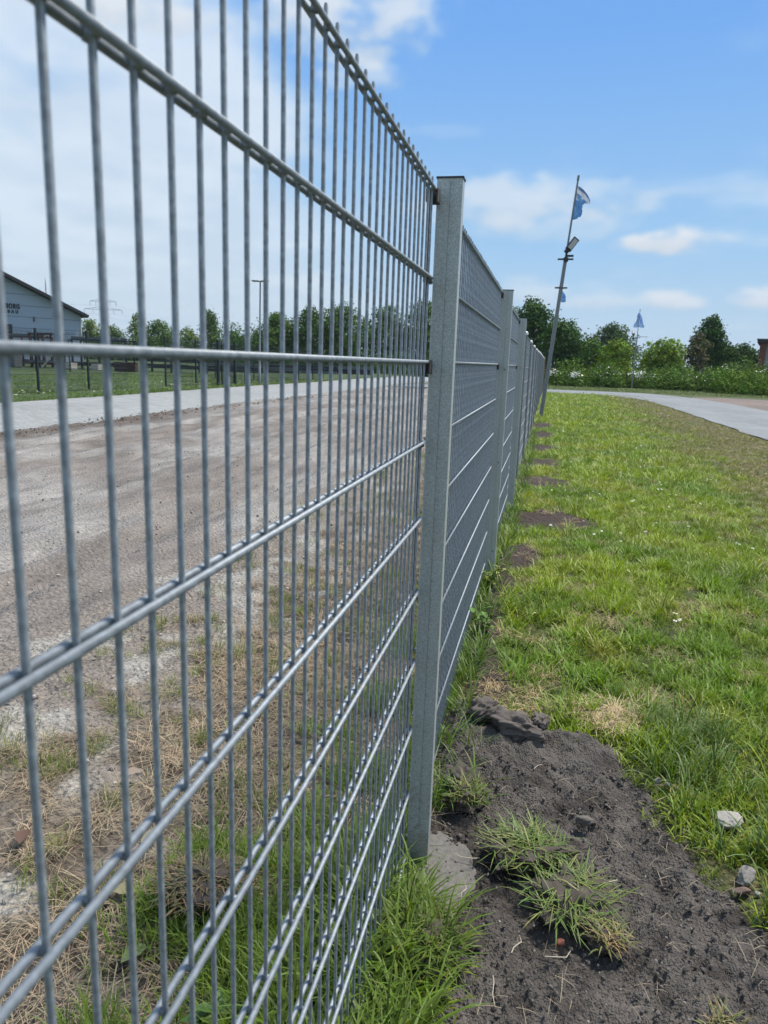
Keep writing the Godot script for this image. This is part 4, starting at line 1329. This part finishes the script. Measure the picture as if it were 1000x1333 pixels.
func flagpoles() -> void:
	var blue := Color(0.13, 0.31, 0.6)
	var white := Color(0.62, 0.66, 0.72)
	var f1 := func(t: float, s: float) -> Color:
		var k := nc.get_noise_2d(t * 9.0, s * 6.0)
		if t < 0.3 and (absf(t - 0.13 - 0.1 * s) < 0.07 + k * 0.06): return white
		if t < 0.42 and s < 0.35 and k > 0.02: return white
		if t < 0.1 and s > 0.4: return Color(0.1, 0.14, 0.3)
		return blue * (0.9 + 0.3 * k)
	var base := Vector3(-0.146, 0.0, -21.4)
	var top := Vector3(0.352, 6.46, -21.4)
	var p1 := flagpole("tall leaning flagpole at the edge of the lawn beside the fence", base, top, 0.675, 0.058, 0.555)
	var at1 := (top - base) * 0.7
	floodlight(p1, at1 + Vector3(0.13, 0.2, 0.06), Basis(Vector3.BACK, -0.62) * Basis(Vector3.UP, 0.35), 1.05)
	part("bracket", box_mesh(Vector3(0.2, 0.05, 0.07), (top - base) * 0.685 + Vector3(0.1, 0, 0.03)), M.black_plastic, p1)
	var hb := base.lerp(top, 0.84)
	var ha := base.lerp(top, 0.965)
	hb = base.lerp(top, 0.832)
	lone("torn_flag", cloth([[0.0, 0.2], [0.1, 0.44], [0.22, 0.46], [0.3, 0.32], [0.42, 0.22], [0.6, 0.26], [0.75, 0.27], [0.83, 0.18], [0.92, 0.14], [1.0, 0.02]], Vector3(0.86, -0.34, 0.3).normalized(), Vector3(0, -0.55, 0), ha, hb, f1, 0.05), M.flag, "torn blue and white flag on the tall leaning flagpole", "flag")
	# far pole by the bend of the track
	var b2 := Vector3(5.93, 0, -56.0)
	var t2 := Vector3(5.96, 5.62, -56.0)
	var p2 := flagpole("thin far flagpole standing by the bend of the track", b2, t2, 0.655, 0.05, 0.5)
	p2.set_meta("group", "")
	floodlight(p2, Vector3(-0.28, 4.0, 0.1), Basis(Vector3.RIGHT, -0.9), 1.2)
	part("side_arm", box_mesh(Vector3(0.75, 0.035, 0.035), Vector3(0.36, 3.74, 0)), M.galvanised_pole, p2)
	var pale := Color(0.2, 0.4, 0.78)
	var f2 := func(t: float, s: float) -> Color: return pale.lerp(white, clampf(0.22 + nc.get_noise_2d(t * 6.0 + 30.0, s * 7.0) * 1.6 - s * 0.3, 0, 1))
	var fl2 := thing("drooping_flag", "pale blue flag drooping from the far flagpole", "flag", b2)
	part("right_fold", cloth([[0.0, 0.05], [0.5, 0.26], [0.85, 0.42], [0.95, 0.4], [1.0, 0.3]], Vector3(0.9, -0.2, 0.4).normalized(), Vector3(0, -0.12, 0), Vector3(0.02, 5.42, 0.03), Vector3(0.02, 4.42, 0.03), f2, 0.06), M.flag, fl2)
	part("left_fold", cloth([[0.0, 0.05], [0.5, 0.2], [0.85, 0.34], [0.95, 0.33], [1.0, 0.2]], Vector3(-0.9, -0.2, 0.35).normalized(), Vector3(0, -0.1, 0), Vector3(0.0, 5.4, 0.04), Vector3(0.0, 4.4, 0.04), f2, 0.06), M.flag, fl2)
	# a third pole stands hidden behind the leaning one; its flag looks out on the right
	var b3 := Vector3(-0.17, 0, -40.0)
	var t3 := Vector3(0.29, 5.75, -40.0)
	flagpole("flagpole hidden behind the tall leaning one, only its flag showing", b3, t3, 0.68, 0.05, 0.5)
	lone("small_flag", cloth([[0.0, 0.08], [0.4, 0.3], [0.8, 0.36], [1.0, 0.2]], Vector3(0.9, -0.25, 0.3).normalized(), Vector3(0, -0.3, 0), b3.lerp(t3, 0.93), b3.lerp(t3, 0.83), func(t, s): return Color(0.16, 0.36, 0.7) * (0.9 + 0.3 * nc.get_noise_2d(t * 8.0, s * 8.0)), 0.05), M.flag, "small light blue flag peeking out right of the leaning pole", "flag")

# ------------------------------------------------------------------ grass
func lawn_colour(x: float, z: float) -> Color:
	var a := nb.get_noise_2d(x * 9.0, z * 7.0)
	var b := nc.get_noise_2d(x * 1.3, z * 1.1)
	var g := Color(0.225, 0.305, 0.014).lerp(Color(0.14, 0.235, 0.011), smooth(-0.15, 0.25, b)).lerp(Color(0.26, 0.3, 0.03), smooth(0.1, 0.6, a))
	var edge := smooth(1.3, 3.6, x + z * 0.02 + na.get_noise_2d(x * 9.0, z * 5.0) * 1.6) * smooth(-3.5, -9.0, z)
	g = g.lerp(Color(0.2, 0.175, 0.065), edge * 0.8)
	var t := rf(0.72, 1.25) * (1.0 + nb.get_noise_2d(x * 30.0, z * 30.0) * 0.5)
	return Color(g.r * t, g.g * t, g.b * t)

func stony(x: float, z: float) -> bool:
	return Vector2(x - 0.675, z + 2.25).length() < 0.075 or Vector2(x - 0.67, z + 2.0).length() < 0.08

func grass() -> void:
	var blades := tuft(18, 0.05, 0.066, 0.0042, 0.25, 0.09)
	var coarse := tuft(16, 0.05, 0.2, 0.0068, 0.15, 0.06, Color(1, 1, 1), Color(1.7, 1.25, 1.6), 4)
	var straw := tuft(26, 0.08, 0.11, 0.0022, 1.15, 0.0, Color(1, 1, 1), Color(1, 1, 1), 3)
	# lawn, by distance
	var put := []
	for band in [[-1.0, -4.6, 1500.0, 1.0], [-4.6, -10.0, 700.0, 1.15], [-10.0, -20.0, 300.0, 1.5], [-20.0, -41.0, 120.0, 1.9]]:
		var z := 0.0
		var zmid: float = (band[0] + band[1]) * 0.5
		var n := int((band[0] - band[1]) * minf(0.36 * -zmid + 0.9, 5.1) * band[2])
		for i in n:
			z = rf(band[1], band[0])
			var x := -0.27 + rng.randf() * minf(0.34 * -z + 0.8, 5.02)
			if z > -3.2:
				var s := soil_in(x, z)
				if s > rf(-0.03, 0.05): continue
			if hole(x, z) > rf(0.03, 0.45) or stony(x, z): continue
			var thin := nb.get_noise_2d(x * 16.0 + 20.0, z * 13.0)
			if thin > 0.2 and rng.randf() < (thin - 0.2) * 1.6: continue
			var clump := nc.get_noise_2d(x * 9.0, z * 9.0) + nb.get_noise_2d(x * 30.0, z * 30.0)
			var sc: float = band[3] * rf(0.6, 1.1) * clampf(1.0 + clump * 0.9, 0.45, 1.6)
			if clump < -0.3 and rng.randf() < 0.5: continue
			var edge := smooth(1.3, 3.6, x + z * 0.02) * smooth(-3.5, -9.0, z)
			sc *= 1.0 - 0.5 * edge
			put.append([Vector3(x, land(x, z), z), sc, lawn_colour(x, z), 0.25])
	scatter("lawn_grass", "short bright green grass of the lawn right of the fence", "grass", blades, M.blade, put)
	# coarse clumps in the lawn and along the fence
	put = []
	for i in 420:
		var z := -rf(2.3, 9.0)
		var x := -0.2 + rng.randf() * (0.34 * -z + 0.4)
		if z > -3.2 and soil_in(x, z) > -0.02: continue
		if hole(x, z) > 0.2 or nc.get_noise_2d(x * 2.0, z * 2.0) < 0.02: continue
		put.append([Vector3(x, land(x, z), z), rf(0.6, 1.05), lawn_colour(x, z), 0.3])
	for i in 150:     # right of the bare soil
		var z := -rf(1.7, 2.9)
		var x := rf(0.46, 1.0)
		if soil_in(x, z) > -0.02 or stony(x, z): continue
		put.append([Vector3(x, land(x, z), z), rf(0.6, 1.0), Color(0.09, 0.17, 0.024) * rf(0.8, 1.25), 0.35])
	for i in 260:     # foot of the fence, lawn side
		var z := -rf(2.05, 17.0)
		var x := FX + absf(rng.randfn()) * 0.05 + 0.03
		if rng.randf() < 0.45 and z < -3.2: continue
		put.append([Vector3(x, land(x, z), z), rf(0.7, 1.15), Color(0.1, 0.19, 0.024) * rf(0.75, 1.2), 0.3])
	scatter("coarse_grass", "longer coarse grass clumps in the lawn and at the fence foot", "grass", coarse, M.blade, put)
	# near corner below the fence
	put = []
	for i in 210:
		var z := -rf(0.95, 1.68)
		var x := -0.33 + rf(-0.12, 0.2) * smooth(-0.9, -1.3, z) + rf(-0.05, 0.05)
		if x > -0.16 or Vector2(x + 0.22, z + 1.84).length() < 0.2: continue
		put.append([Vector3(x, land(x, z), z), rf(0.75, 1.2), Color(0.115, 0.2, 0.018) * rf(0.7, 1.2), 0.35])
	scatter("fence_foot_grass", "long lush grass at the foot of the nearest fence panel", "grass", coarse, M.blade, put)
	# straw mat behind the fence
	put = []
	for i in 2100:
		var z := -rf(0.8, 9.0)
		if rng.randf() < 0.35: z = -rf(0.8, 3.5)
		var x := -rf(0.33, 1.95)
		var bare := smooth(-1.15, -1.7, x + nb.get_noise_2d(x * 18.0, z * 18.0) * 0.9)
		if rng.randf() < bare * 0.97: continue
		var t := rf(0.6, 1.25)
		put.append([Vector3(x, land(x, z) + 0.004, z), rf(0.6, 1.2), Color(0.31 * t, 0.255 * t, 0.165 * t), 0.15])
	scatter("straw_mat", "dry straw-coloured cut grass lying behind the fence", "dry grass", straw, M.straw, put)
	# straw on the lawn side
	put = []
	for i in 2600:
		var z := -rf(2.4, 16.0)
		var x := -0.2 + rng.randf() * (0.34 * -z + 0.2)
		if z > -3.2 and soil_in(x, z) > -0.01: continue
		if nb.get_noise_2d(x * 16.0 + 20.0, z * 13.0) < 0.07 and Vector2(x - 0.36, z + 2.86).length() > 0.13: continue
		var t := rf(0.6, 1.2)
		put.append([Vector3(x, land(x, z) + 0.012, z), rf(0.5, 1.0), Color(0.36 * t, 0.29 * t, 0.15 * t), 0.25])
	for i in 70:
		var x := 0.36 + rng.randfn() * 0.06
		var z := -2.86 + rng.randfn() * 0.05
		put.append([Vector3(x, land(x, z) + rf(0.0, 0.035), z), rf(0.5, 0.9), Color(0.5, 0.4, 0.24) * rf(0.8, 1.15), 0.5])
	scatter("lawn_straw", "yellowed dry patches of grass in the lawn", "dry grass", straw, M.straw, put)
	# bits of straw and roots on the bare soil
	put = []
	for i in 200:
		var x := rf(-0.28, 0.9)
		var z := -rf(1.0, 2.75)
		if soil_in(x, z) < 0.01: continue
		put.append([Vector3(x, land(x, z) + 0.022, z), rf(0.5, 1.0), Color(0.2, 0.17, 0.12) * rf(0.5, 1.5), 0.3])
	scatter("loose_straw", "thin bits of dry straw and roots lying on the bare soil", "straw", tuft(3, 0.06, 0.07, 0.0018, 1.2, 0.0), M.straw, put)
	# green behind the fence
	put = []
	for i in 2600:
		var z := -rf(0.85, 14.0)
		if rng.randf() < 0.5: z = -rf(0.85, 4.5)
		var x := -0.31 - absf(rng.randfn()) * 0.22
		if nb.get_noise_2d(x * 22.0, z * 16.0) < -0.02 and x < -0.42: continue
		if x < -1.0: continue
		put.append([Vector3(x, land(x, z), z), rf(0.6, 1.15), Color(0.125, 0.215, 0.018) * rf(0.7, 1.25), 0.3])
	for i in 700:
		var z := -rf(0.85, 1.75)
		var x := -rf(0.34, 0.92)
		if nb.get_noise_2d(x * 20.0 + 5.0, z * 20.0) < -0.12: continue
		put.append([Vector3(x, land(x, z), z), rf(0.7, 1.3), Color(0.135, 0.215, 0.02) * rf(0.7, 1.25), 0.4])
	for i in 2200:
		var z := -rf(1.3, 16.0)
		if rng.randf() < 0.5: z = -rf(1.3, 5.0)
		var x := -rf(0.6, 2.2)
		if nb.get_noise_2d(x * 26.0 + 80.0, z * 18.0) < 0.13: continue
		put.append([Vector3(x, land(x, z), z), rf(0.4, 0.75), Color(0.14, 0.18, 0.03) * rf(0.7, 1.2), 0.3])
	for i in 2200:
		var z := -rf(6.0, 40.0)
		var x := -rf(0.34, 2.2)
		if nb.get_noise_2d(x * 12.0 + 80.0, z * 7.0) < 0.0: continue
		put.append([Vector3(x, land(x, z), z), rf(0.8, 1.5), Color(0.15, 0.185, 0.035) * rf(0.7, 1.2), 0.3])
	scatter("verge_grass", "patchy green grass on the yard side of the fence", "grass", tuft(22, 0.05, 0.1, 0.0036, 0.15, 0.14), M.blade, put)
	# strip beyond the lane
	put = []
	for i in 9000:
		var z := -rf(14.0, 48.0)
		var x := -14.05 - pow(rng.randf(), 1.6) * 14.0
		put.append([Vector3(x, 0.0, z), rf(1.3, 2.4), Color(0.085, 0.15, 0.018) * rf(0.75, 1.25), 0.25])
	scatter("strip_grass", "mown green grass between the paved lane and the compound", "grass", blades, M.blade, put)
	put = []
	for i in 5000:
		var z := -rf(47.6, 55.5)
		var x := rf(-2.0, 24.0)
		put.append([Vector3(x, 0.0, z), rf(1.4, 2.6), Color(0.095, 0.15, 0.026) * rf(0.75, 1.25), 0.25])
	scatter("far_verge_grass", "grass verge beyond the track in front of the hedges", "grass", blades, M.blade, put)

# ------------------------------------------------------------------ small things on the ground
func turf(label: String, at: Vector3, size: Vector3, blades: int, long_: float, lie: float, turn: float, green: Color) -> void:
	var t := thing("turf_clod", label, "turf clod", at, turn, "clods of turf")
	part("earth", lump(size, rng.randi() % 1000, 0.7, 26, Color(0.085, 0.07, 0.058)), M.clod, t, Vector3(0, size.y * 0.12, 0))
	var v := PackedVector3Array()
	var n := PackedVector3Array()
	var c := PackedColorArray()
	var ix := PackedInt32Array()
	for i in blades:
		var m := tuft(1, 0.0, long_, 0.0042, lie, 0.25, green, Color(2.0, 1.3, 2.0))
		var a := m.surface_get_arrays(0)
		var ang := rf(0, TAU)
		var r := sqrt(rng.randf()) * 0.48
		var off := Vector3(cos(ang) * r * size.x, 0, sin(ang) * r * size.z)
		off.y = size.y * (0.12 + 0.5 * sqrt(maxf(0.0, 1.0 - r * r * 4.1))) * 0.85
		var e := v.size()
		for k in a[Mesh.ARRAY_VERTEX].size():
			v.append(a[Mesh.ARRAY_VERTEX][k] + off)
			n.append(a[Mesh.ARRAY_NORMAL][k])
			c.append(a[Mesh.ARRAY_COLOR][k])
		for k in a[Mesh.ARRAY_INDEX]: ix.append(e + k)
	var g := part("grass", arrays(v, n, c, ix), M.blade, t)
	g.set_meta("kind", "stuff")

func weed(called: String, label: String, at: Vector3, h: float, stems: int, leaf: float, col: Color) -> void:
	var t := thing(called, label, "plant", at, 0.0)
	if not M.has("weed_stem"): material("weed_stem", lin(0.09, 0.13, 0.03), 0.7)
	var leaves := []
	for i in stems:
		var a := rf(0, TAU)
		var tip := Vector3(cos(a) * rf(0.2, 0.6) * h, h * rf(0.6, 1.0), sin(a) * rf(0.2, 0.6) * h)
		var mid := tip * Vector3(0.35, 0.6, 0.35)
		var ss := begin()
		tube(ss, PackedVector3Array([Vector3(cos(a) * 0.015, -0.01, sin(a) * 0.015), mid, tip]), PackedFloat32Array([0.0028, 0.0022, 0.0012]), 5)
		part("stem", done(ss), M.weed_stem, t)
		for k in 5:
			var f := 0.25 + 0.75 * k / 4.0
			var p := mid.lerp(tip, (f - 0.5) * 2.0) if f > 0.5 else mid * (f * 2.0)
			leaves.append([p, rf(0, TAU), leaf * rf(0.6, 1.1) * (1.1 - 0.3 * f)])
	for l in leaves:
		var lv := leaf_mesh(l[2], l[2] * 0.62, Color(col.r * rf(0.8, 1.2), col.g * rf(0.85, 1.15), col.b))
		var o := part("leaf", lv, M.blade, t, l[0])
		o.rotation = Vector3(rf(-0.5, 0.3), l[1], rf(-0.3, 0.3))

func leaf_mesh(L: float, w: float, col: Color, curl := 0.35) -> ArrayMesh:
	var v := PackedVector3Array()
	var n := PackedVector3Array()
	var c := PackedColorArray()
	var ix := PackedInt32Array()
	for k in 7:
		var f := k / 6.0
		var half := w * 0.5 * sin(PI * pow(f, 0.75)) * (1.0 + (0.12 if k % 2 else -0.06))
		var y := L * (0.15 * f - curl * f * f * 0.6)
		for s in [-1.0, 0.0, 1.0]:
			v.append(Vector3(s * half, y + absf(s) * half * 0.3, L * f))
			n.append(Vector3(-s * 0.3, 1, 0.2).normalized())
			c.append(col)
	for k in 6:
		for s in 2:
			var q := k * 3 + s
			for o in [q, q + 1, q + 3, q + 1, q + 4, q + 3]: ix.append(o)
	return arrays(v, n, c, ix)

func small_things() -> void:
	# crumbs of soil
	var crumb := lump(Vector3(0.02, 0.014, 0.018), 5, 0.35, 4, Color(1, 1, 1), true)
	var put := []
	for i in 12000:
		var x := rf(-0.3, 0.92)
		var z := -rf(0.95, 2.8)
		var s := soil_in(x, z)
		if s < -0.03: continue
		var pad := Vector2((x + 0.262) * 1.25, z + 1.83).length()
		if pad < 0.1 and rng.randf() < 0.25: continue
		var y := land(x, z) + (0.011 if pad < 0.12 else 0.009 + nb.get_noise_2d(x * 55.0, z * 55.0) * 0.03)
		var t := rf(0.5, 1.25)
		var sc := 0.1 + pow(rng.randf(), 6.0) * 0.75
		put.append([Vector3(x, y, z), sc if pad > 0.16 else sc * 0.75, Color(0.135 * t, 0.12 * t, 0.107 * t), 1.5])
	scatter("soil_crumbs", "dark crumbs and small clods of soil strewn over the dug earth", "soil", crumb, M.clod, put)
	put = []
	for i in 500:
		var x := rf(-0.25, 0.92)
		var z := -rf(0.95, 2.7)
		if soil_in(x, z) < 0.02: continue
		var t := rf(0.6, 1.3)
		put.append([Vector3(x, land(x, z) + 0.018 + nb.get_noise_2d(x * 55.0, z * 55.0) * 0.03, z), rf(0.12, 0.5), Color(0.26 * t, 0.235 * t, 0.21 * t), 1.5])
	scatter("fine_gravel", "tiny pale grit scattered in the dug earth", "grit", crumb, M.clod, put)
	put = []
	for i in 11000:
		var z := -1.5 - pow(rng.randf(), 1.6) * 24.0
		var x := -rf(1.3, 8.9)
		var t := rf(0.5, 1.5)
		put.append([Vector3(x, 0.005 if x > -2.4 else 0.0 + nb.get_noise_2d(x * 4.0, z * 3.0) * 0.05 - 0.012, z), 0.2 + pow(rng.randf(), 5.0) * 1.4, Color(0.4 * t, 0.365 * t, 0.33 * t), 1.5])
	for i in 500:
		var z := -rf(9.0, 26.0)
		var x := -8.8 + rng.randfn() * 0.22
		var t := rf(0.5, 1.3)
		put.append([Vector3(x, 0.05, z), rf(0.6, 2.6), Color(0.2 * t, 0.165 * t, 0.14 * t), 1.5])
	scatter("yard_gravel", "stones and clods scattered over the bare dirt yard", "gravel", crumb, M.clod, put)
	# stones and clods one could pick up
	var st := [
		["pale_stone", "largest pale grey stone at the edge of the lawn right of the soil", Vector3(0.672, 0.028, -2.275), Vector3(0.1, 0.05, 0.075), Color(0.42, 0.4, 0.37), 0.4, "stone"],
		["grey_stone", "grey stone on the soil edge nearer than the pale one", Vector3(0.668, 0.022, -2.03), Vector3(0.085, 0.048, 0.06), Color(0.24, 0.23, 0.215), 0.9, "stone"],
		["flat_stone", "flat brownish stone fragment beside the grey stone", Vector3(0.648, 0.012, -1.975), Vector3(0.05, 0.022, 0.035), Color(0.17, 0.12, 0.1), 0.2, "stone"],
		["pebble", "small whitish pebble next to the flat brown fragment", Vector3(0.69, 0.014, -1.972), Vector3(0.022, 0.016, 0.02), Color(0.38, 0.36, 0.33), 0.0, "stone"],
		["pebble", "small rounded pebble on the upper right rim of the soil", Vector3(0.475, 0.03, -2.42), Vector3(0.035, 0.026, 0.03), Color(0.26, 0.245, 0.23), 0.6, "stone"],
		["pebble", "pebble just right of the rounded one on the soil rim", Vector3(0.51, 0.026, -2.42), Vector3(0.026, 0.02, 0.022), Color(0.28, 0.265, 0.25), 1.6, "stone"],
		["brick_fragment", "small reddish brick fragment in the middle of the lower soil", Vector3(0.137, 0.025, -1.63), Vector3(0.024, 0.02, 0.02), Color(0.2, 0.07, 0.05), 0.5, "brick fragment"],
		["soil_clod", "big slab-shaped clod of dark earth at the far edge of the soil", Vector3(-0.03, 0.055, -2.6), Vector3(0.24, 0.1, 0.12), Color(0.125, 0.11, 0.1), -0.35, "soil clod"],
		["soil_clod", "upright block of earth leaning on the big slab clod's left end", Vector3(-0.15, 0.06, -2.67), Vector3(0.13, 0.1, 0.1), Color(0.12, 0.105, 0.095), 0.5, "soil clod"],
		["soil_clod", "rounded clod behind the right end of the big slab", Vector3(0.07, 0.055, -2.66), Vector3(0.09, 0.065, 0.07), Color(0.13, 0.115, 0.1), 1.1, "soil clod"],
		["soil_clod", "rounded dark clod tucked against the right side of the first post", Vector3(-0.19, 0.03, -2.27), Vector3(0.13, 0.085, 0.12), Color(0.08, 0.07, 0.06), 2.0, "soil clod"],
		["soil_clod", "dark hollow-edged clod right of the nearest long grass", Vector3(-0.1, 0.02, -1.6), Vector3(0.1, 0.06, 0.12), Color(0.04, 0.033, 0.028), 0.2, "soil clod"],
		["soil_clod", "small pale clod in the middle of the soil", Vector3(0.22, 0.03, -2.15), Vector3(0.055, 0.03, 0.045), Color(0.15, 0.135, 0.12), 0.2, "soil clod"],
		["soil_clod", "small angular clod left of the first turf clod", Vector3(-0.05, 0.03, -1.98), Vector3(0.06, 0.04, 0.05), Color(0.1, 0.09, 0.08), 0.9, "soil clod"]]
	for i in st.size():
		var s: Array = st[i]
		lone(s[0], lump(s[3], 40 + i, 0.14 if s[6] == "stone" else 0.5, 26 if s[3].x > 0.06 else 10, s[4]), M.clod, s[1], s[6], s[2] + Vector3(0, land(s[2].x, s[2].z), 0), s[5])
	var gg := Color(0.1, 0.17, 0.028)
	turf("larger grassy turf clod lying in the middle of the soil", Vector3(0.05, 0.03, -1.94), Vector3(0.23, 0.08, 0.18), 270, 0.12, 0.75, 0.3, gg)
	turf("second grassy turf clod nearer and right of the larger one", Vector3(0.17, 0.02, -1.79), Vector3(0.22, 0.07, 0.2), 250, 0.13, 0.8, 1.1, gg)
	turf("small turf tuft beside the first post's right side", Vector3(-0.16, 0.03, -2.16), Vector3(0.11, 0.07, 0.1), 170, 0.085, 0.5, 0.0, Color(0.11, 0.16, 0.035))
	turf("thin yellowing turf tuft in the lower right of the soil", Vector3(0.255, 0.02, -1.67), Vector3(0.1, 0.04, 0.08), 90, 0.08, 0.7, 0.0, Color(0.14, 0.15, 0.04))
	turf("dark matted turf clod in the near grass right of the fence", Vector3(-0.2, 0.02, -1.52), Vector3(0.2, 0.09, 0.2), 480, 0.1, 0.6, 0.4, Color(0.085, 0.14, 0.026))
	turf("upturned turf clod with dry roots behind the nearest panel", Vector3(-0.8, 0.04, -1.53), Vector3(0.22, 0.11, 0.18), 560, 0.09, 0.8, 0.4, Color(0.14, 0.14, 0.06))
	turf("turf tuft at the bottom right corner of the soil", Vector3(0.5, 0.0, -1.5), Vector3(0.09, 0.03, 0.07), 70, 0.06, 0.5, 0.0, Color(0.13, 0.15, 0.045))
	weed("leafy_weed", "leafy green weed at the foot of the second fence panel", Vector3(-0.235, land(-0.235, -3.5), -3.5), 0.17, 7, 0.055, Color(0.1, 0.19, 0.03))
	weed("yellow_weed", "yellow-green weed in front of the second post", Vector3(-0.255, land(-0.255, -4.15), -4.15), 0.19, 8, 0.05, Color(0.2, 0.24, 0.03))
	weed("broad_leaf_plant", "broad-leaved plant in the grass at the near bottom of the panel", Vector3(-0.62, 0.0, -1.2), 0.06, 4, 0.06, Color(0.085, 0.15, 0.03))
	# twigs
	var tw := begin()
	tube(tw, PackedVector3Array([Vector3(0, 0, 0), Vector3(0.04, 0.05, 0.01), Vector3(0.07, 0.06, -0.02), Vector3(0.1, 0.14, -0.03)]), PackedFloat32Array([0.003, 0.0026, 0.002, 0.001]), 5)
	lone("twig", done(tw), M.straw_twig if M.has("straw_twig") else material("straw_twig", lin(0.4, 0.36, 0.28), 0.8), "pale crooked twig standing at the foot of the second post", "twig", Vector3(-0.26, land(-0.26, -4.9), -4.7))
	for i in 7:
		var s := begin()
		var p := PackedVector3Array([Vector3.ZERO])
		for k in 3: p.append(p[-1] + Vector3(rf(0.015, 0.04), rf(-0.006, 0.008), rf(-0.015, 0.015)))
		tube(s, p, PackedFloat32Array([0.0014, 0.0013, 0.0012, 0.0008]), 5)
		var at: Vector3 = [Vector3(-0.09, 0.022, -1.9), Vector3(0.02, 0.03, -1.56), Vector3(-0.12, 0.025, -1.78), Vector3(0.3, 0.03, -1.9), Vector3(0.05, 0.035, -2.4), Vector3(-0.02, 0.03, -1.48), Vector3(0.1, 0.03, -1.57)][i]
		lone("root", done(s), M.straw_twig, ["pale root curling out of the soil right of the concrete", "long thin root in the lower middle of the soil", "short root below the concrete footing", "bent straw right of the turf clods", "short root behind the larger turf clod", "thin root at the bottom edge of the soil", "curled root beside the brick fragment"][i], "root", at, rf(0, TAU), "dry roots on the soil")
	# dead leaves behind the panel
	var lv := [[-1.44, -1.66, Color(0.09, 0.05, 0.032), "curled red-brown dead leaf at the left edge behind the panel"], [-1.05, -1.76, Color(0.2, 0.19, 0.13), "pale grey-green dead leaf on the straw behind the panel"], [-0.98, -1.52, Color(0.22, 0.2, 0.11), "yellowish dead leaf nearer than the grey-green one"], [-1.33, -2.0, Color(0.19, 0.15, 0.12), "large torn brown dead leaf on the bare dirt"], [-0.86, -1.36, Color(0.13, 0.17, 0.07), "greenish fallen leaf beside the upturned turf"]]
	for l in lv:
		lone("dead_leaf", leaf_mesh(0.075, 0.045, l[2], 0.1), M.straw, l[3], "leaf", Vector3(l[0], land(l[0], l[1]) + 0.022, l[1]), rf(0, TAU), "dead leaves on the straw")
	var cr := begin()
	for k in 6: tri(cr, Vector3(0, 0.004, 0), Vector3(cos(k * 1.05), 0.0, sin(k * 1.05)) * 0.05 * rf(0.6, 1.2), Vector3(cos(k * 1.05 + 0.6), 0.01, sin(k * 1.05 + 0.6)) * 0.06 * rf(0.5, 1.2))
	# daisies: the nearest as flowers with petals, the far ones as specks
	var pm := begin()
	for k in 14:
		var a := TAU * k / 14.0
		var d := Vector3(cos(a), 0, sin(a))
		var s := d.cross(Vector3.UP)
		quad(pm, d * 0.003, d * 0.007 + s * 0.0018 + Vector3(0, 0.0012, 0), d * 0.0115 + Vector3(0, 0.0008, 0), d * 0.007 - s * 0.0018 + Vector3(0, 0.0012, 0))
	var petals := done(pm)
	var cm := begin()
	tube(cm, PackedVector3Array([Vector3(0, 0, 0), Vector3(0, 0.002, 0), Vector3(0, 0.0035, 0)]), PackedFloat32Array([0.004, 0.0038, 0.002]), 8)
	var eye := done(cm)
	var sm := begin()
	tube(sm, PackedVector3Array([Vector3(0, -0.075, 0), Vector3(0.002, 0, 0)]), PackedFloat32Array([0.0009, 0.0009]), 4)
	var stalk := done(sm)
	var white := material("daisy_white", lin(0.75, 0.75, 0.72), 0.7)
	var yellow := material("daisy_yellow", lin(0.6, 0.42, 0.03), 0.7)
	var first: Node3D
	var spots := [[0.775, -4.02, "daisy at the back of the close trio in the lawn"], [0.785, -3.93, "daisy at the right of the close trio in the lawn"], [0.755, -3.9, "daisy nearest the camera in the close trio"], [0.02, -3.72, "lone daisy in the grass right of the leafy weed"], [-0.16, -3.95, "lone daisy close to the second fence panel"], [0.6, -4.75, "daisy left of and beyond the trio"], [1.0, -6.0, "left daisy of the pair in the middle lawn"], [1.06, -5.97, "right daisy of the pair in the middle lawn"], [0.9, -6.3, "daisy just beyond the pair in the middle lawn"], [1.5, -6.9, "daisy far right of the pair in the middle lawn"]]
	for s in spots:
		var d: Node3D
		if first == null:
			first = thing("daisy", s[2], "daisy", Vector3.ZERO, 0.0, "white daisies in the lawn")
			part("petals", petals, white, first)
			part("eye", eye, yellow, first)
			part("stalk", stalk, M.weed_stem, first)
			d = first
		else:
			d = dup(first, s[2])
		d.position = Vector3(s[0], land(s[0], s[1]) + 0.072, s[1])
		d.rotation = Vector3(rf(0.1, 0.5), rf(0, TAU), 0)
		d.scale = Vector3.ONE * rf(1.0, 1.3)
	put = []
	for i in 1500:
		var z := -rf(5.0, 40.0)
		var x := rf(0.1, 4.4)
		if x > 0.34 * -z: continue
		if nb.get_noise_2d(x * 8.0 + 10.0, z * 5.0) < 0.12: continue
		put.append([Vector3(x, land(x, z) + 0.08, z), rf(0.8, 1.3) * (1.0 + maxf(0.0, -z - 8.0) * 0.03), Color(0.75, 0.75, 0.7), 0.4])
	scatter("far_daisies", "many small white daisies dotted over the far lawn", "daisies", petals, M.petal, put)
	put = []
	for i in 260:
		put.append([Vector3(rf(-18.0, -14.2), 0.14, -rf(16.0, 40.0)), rf(2.0, 3.6), Color(0.72, 0.72, 0.6), 0.4])
	scatter("strip_daisies", "pale flower specks in the grass strip beyond the lane", "daisies", petals, M.petal, put)
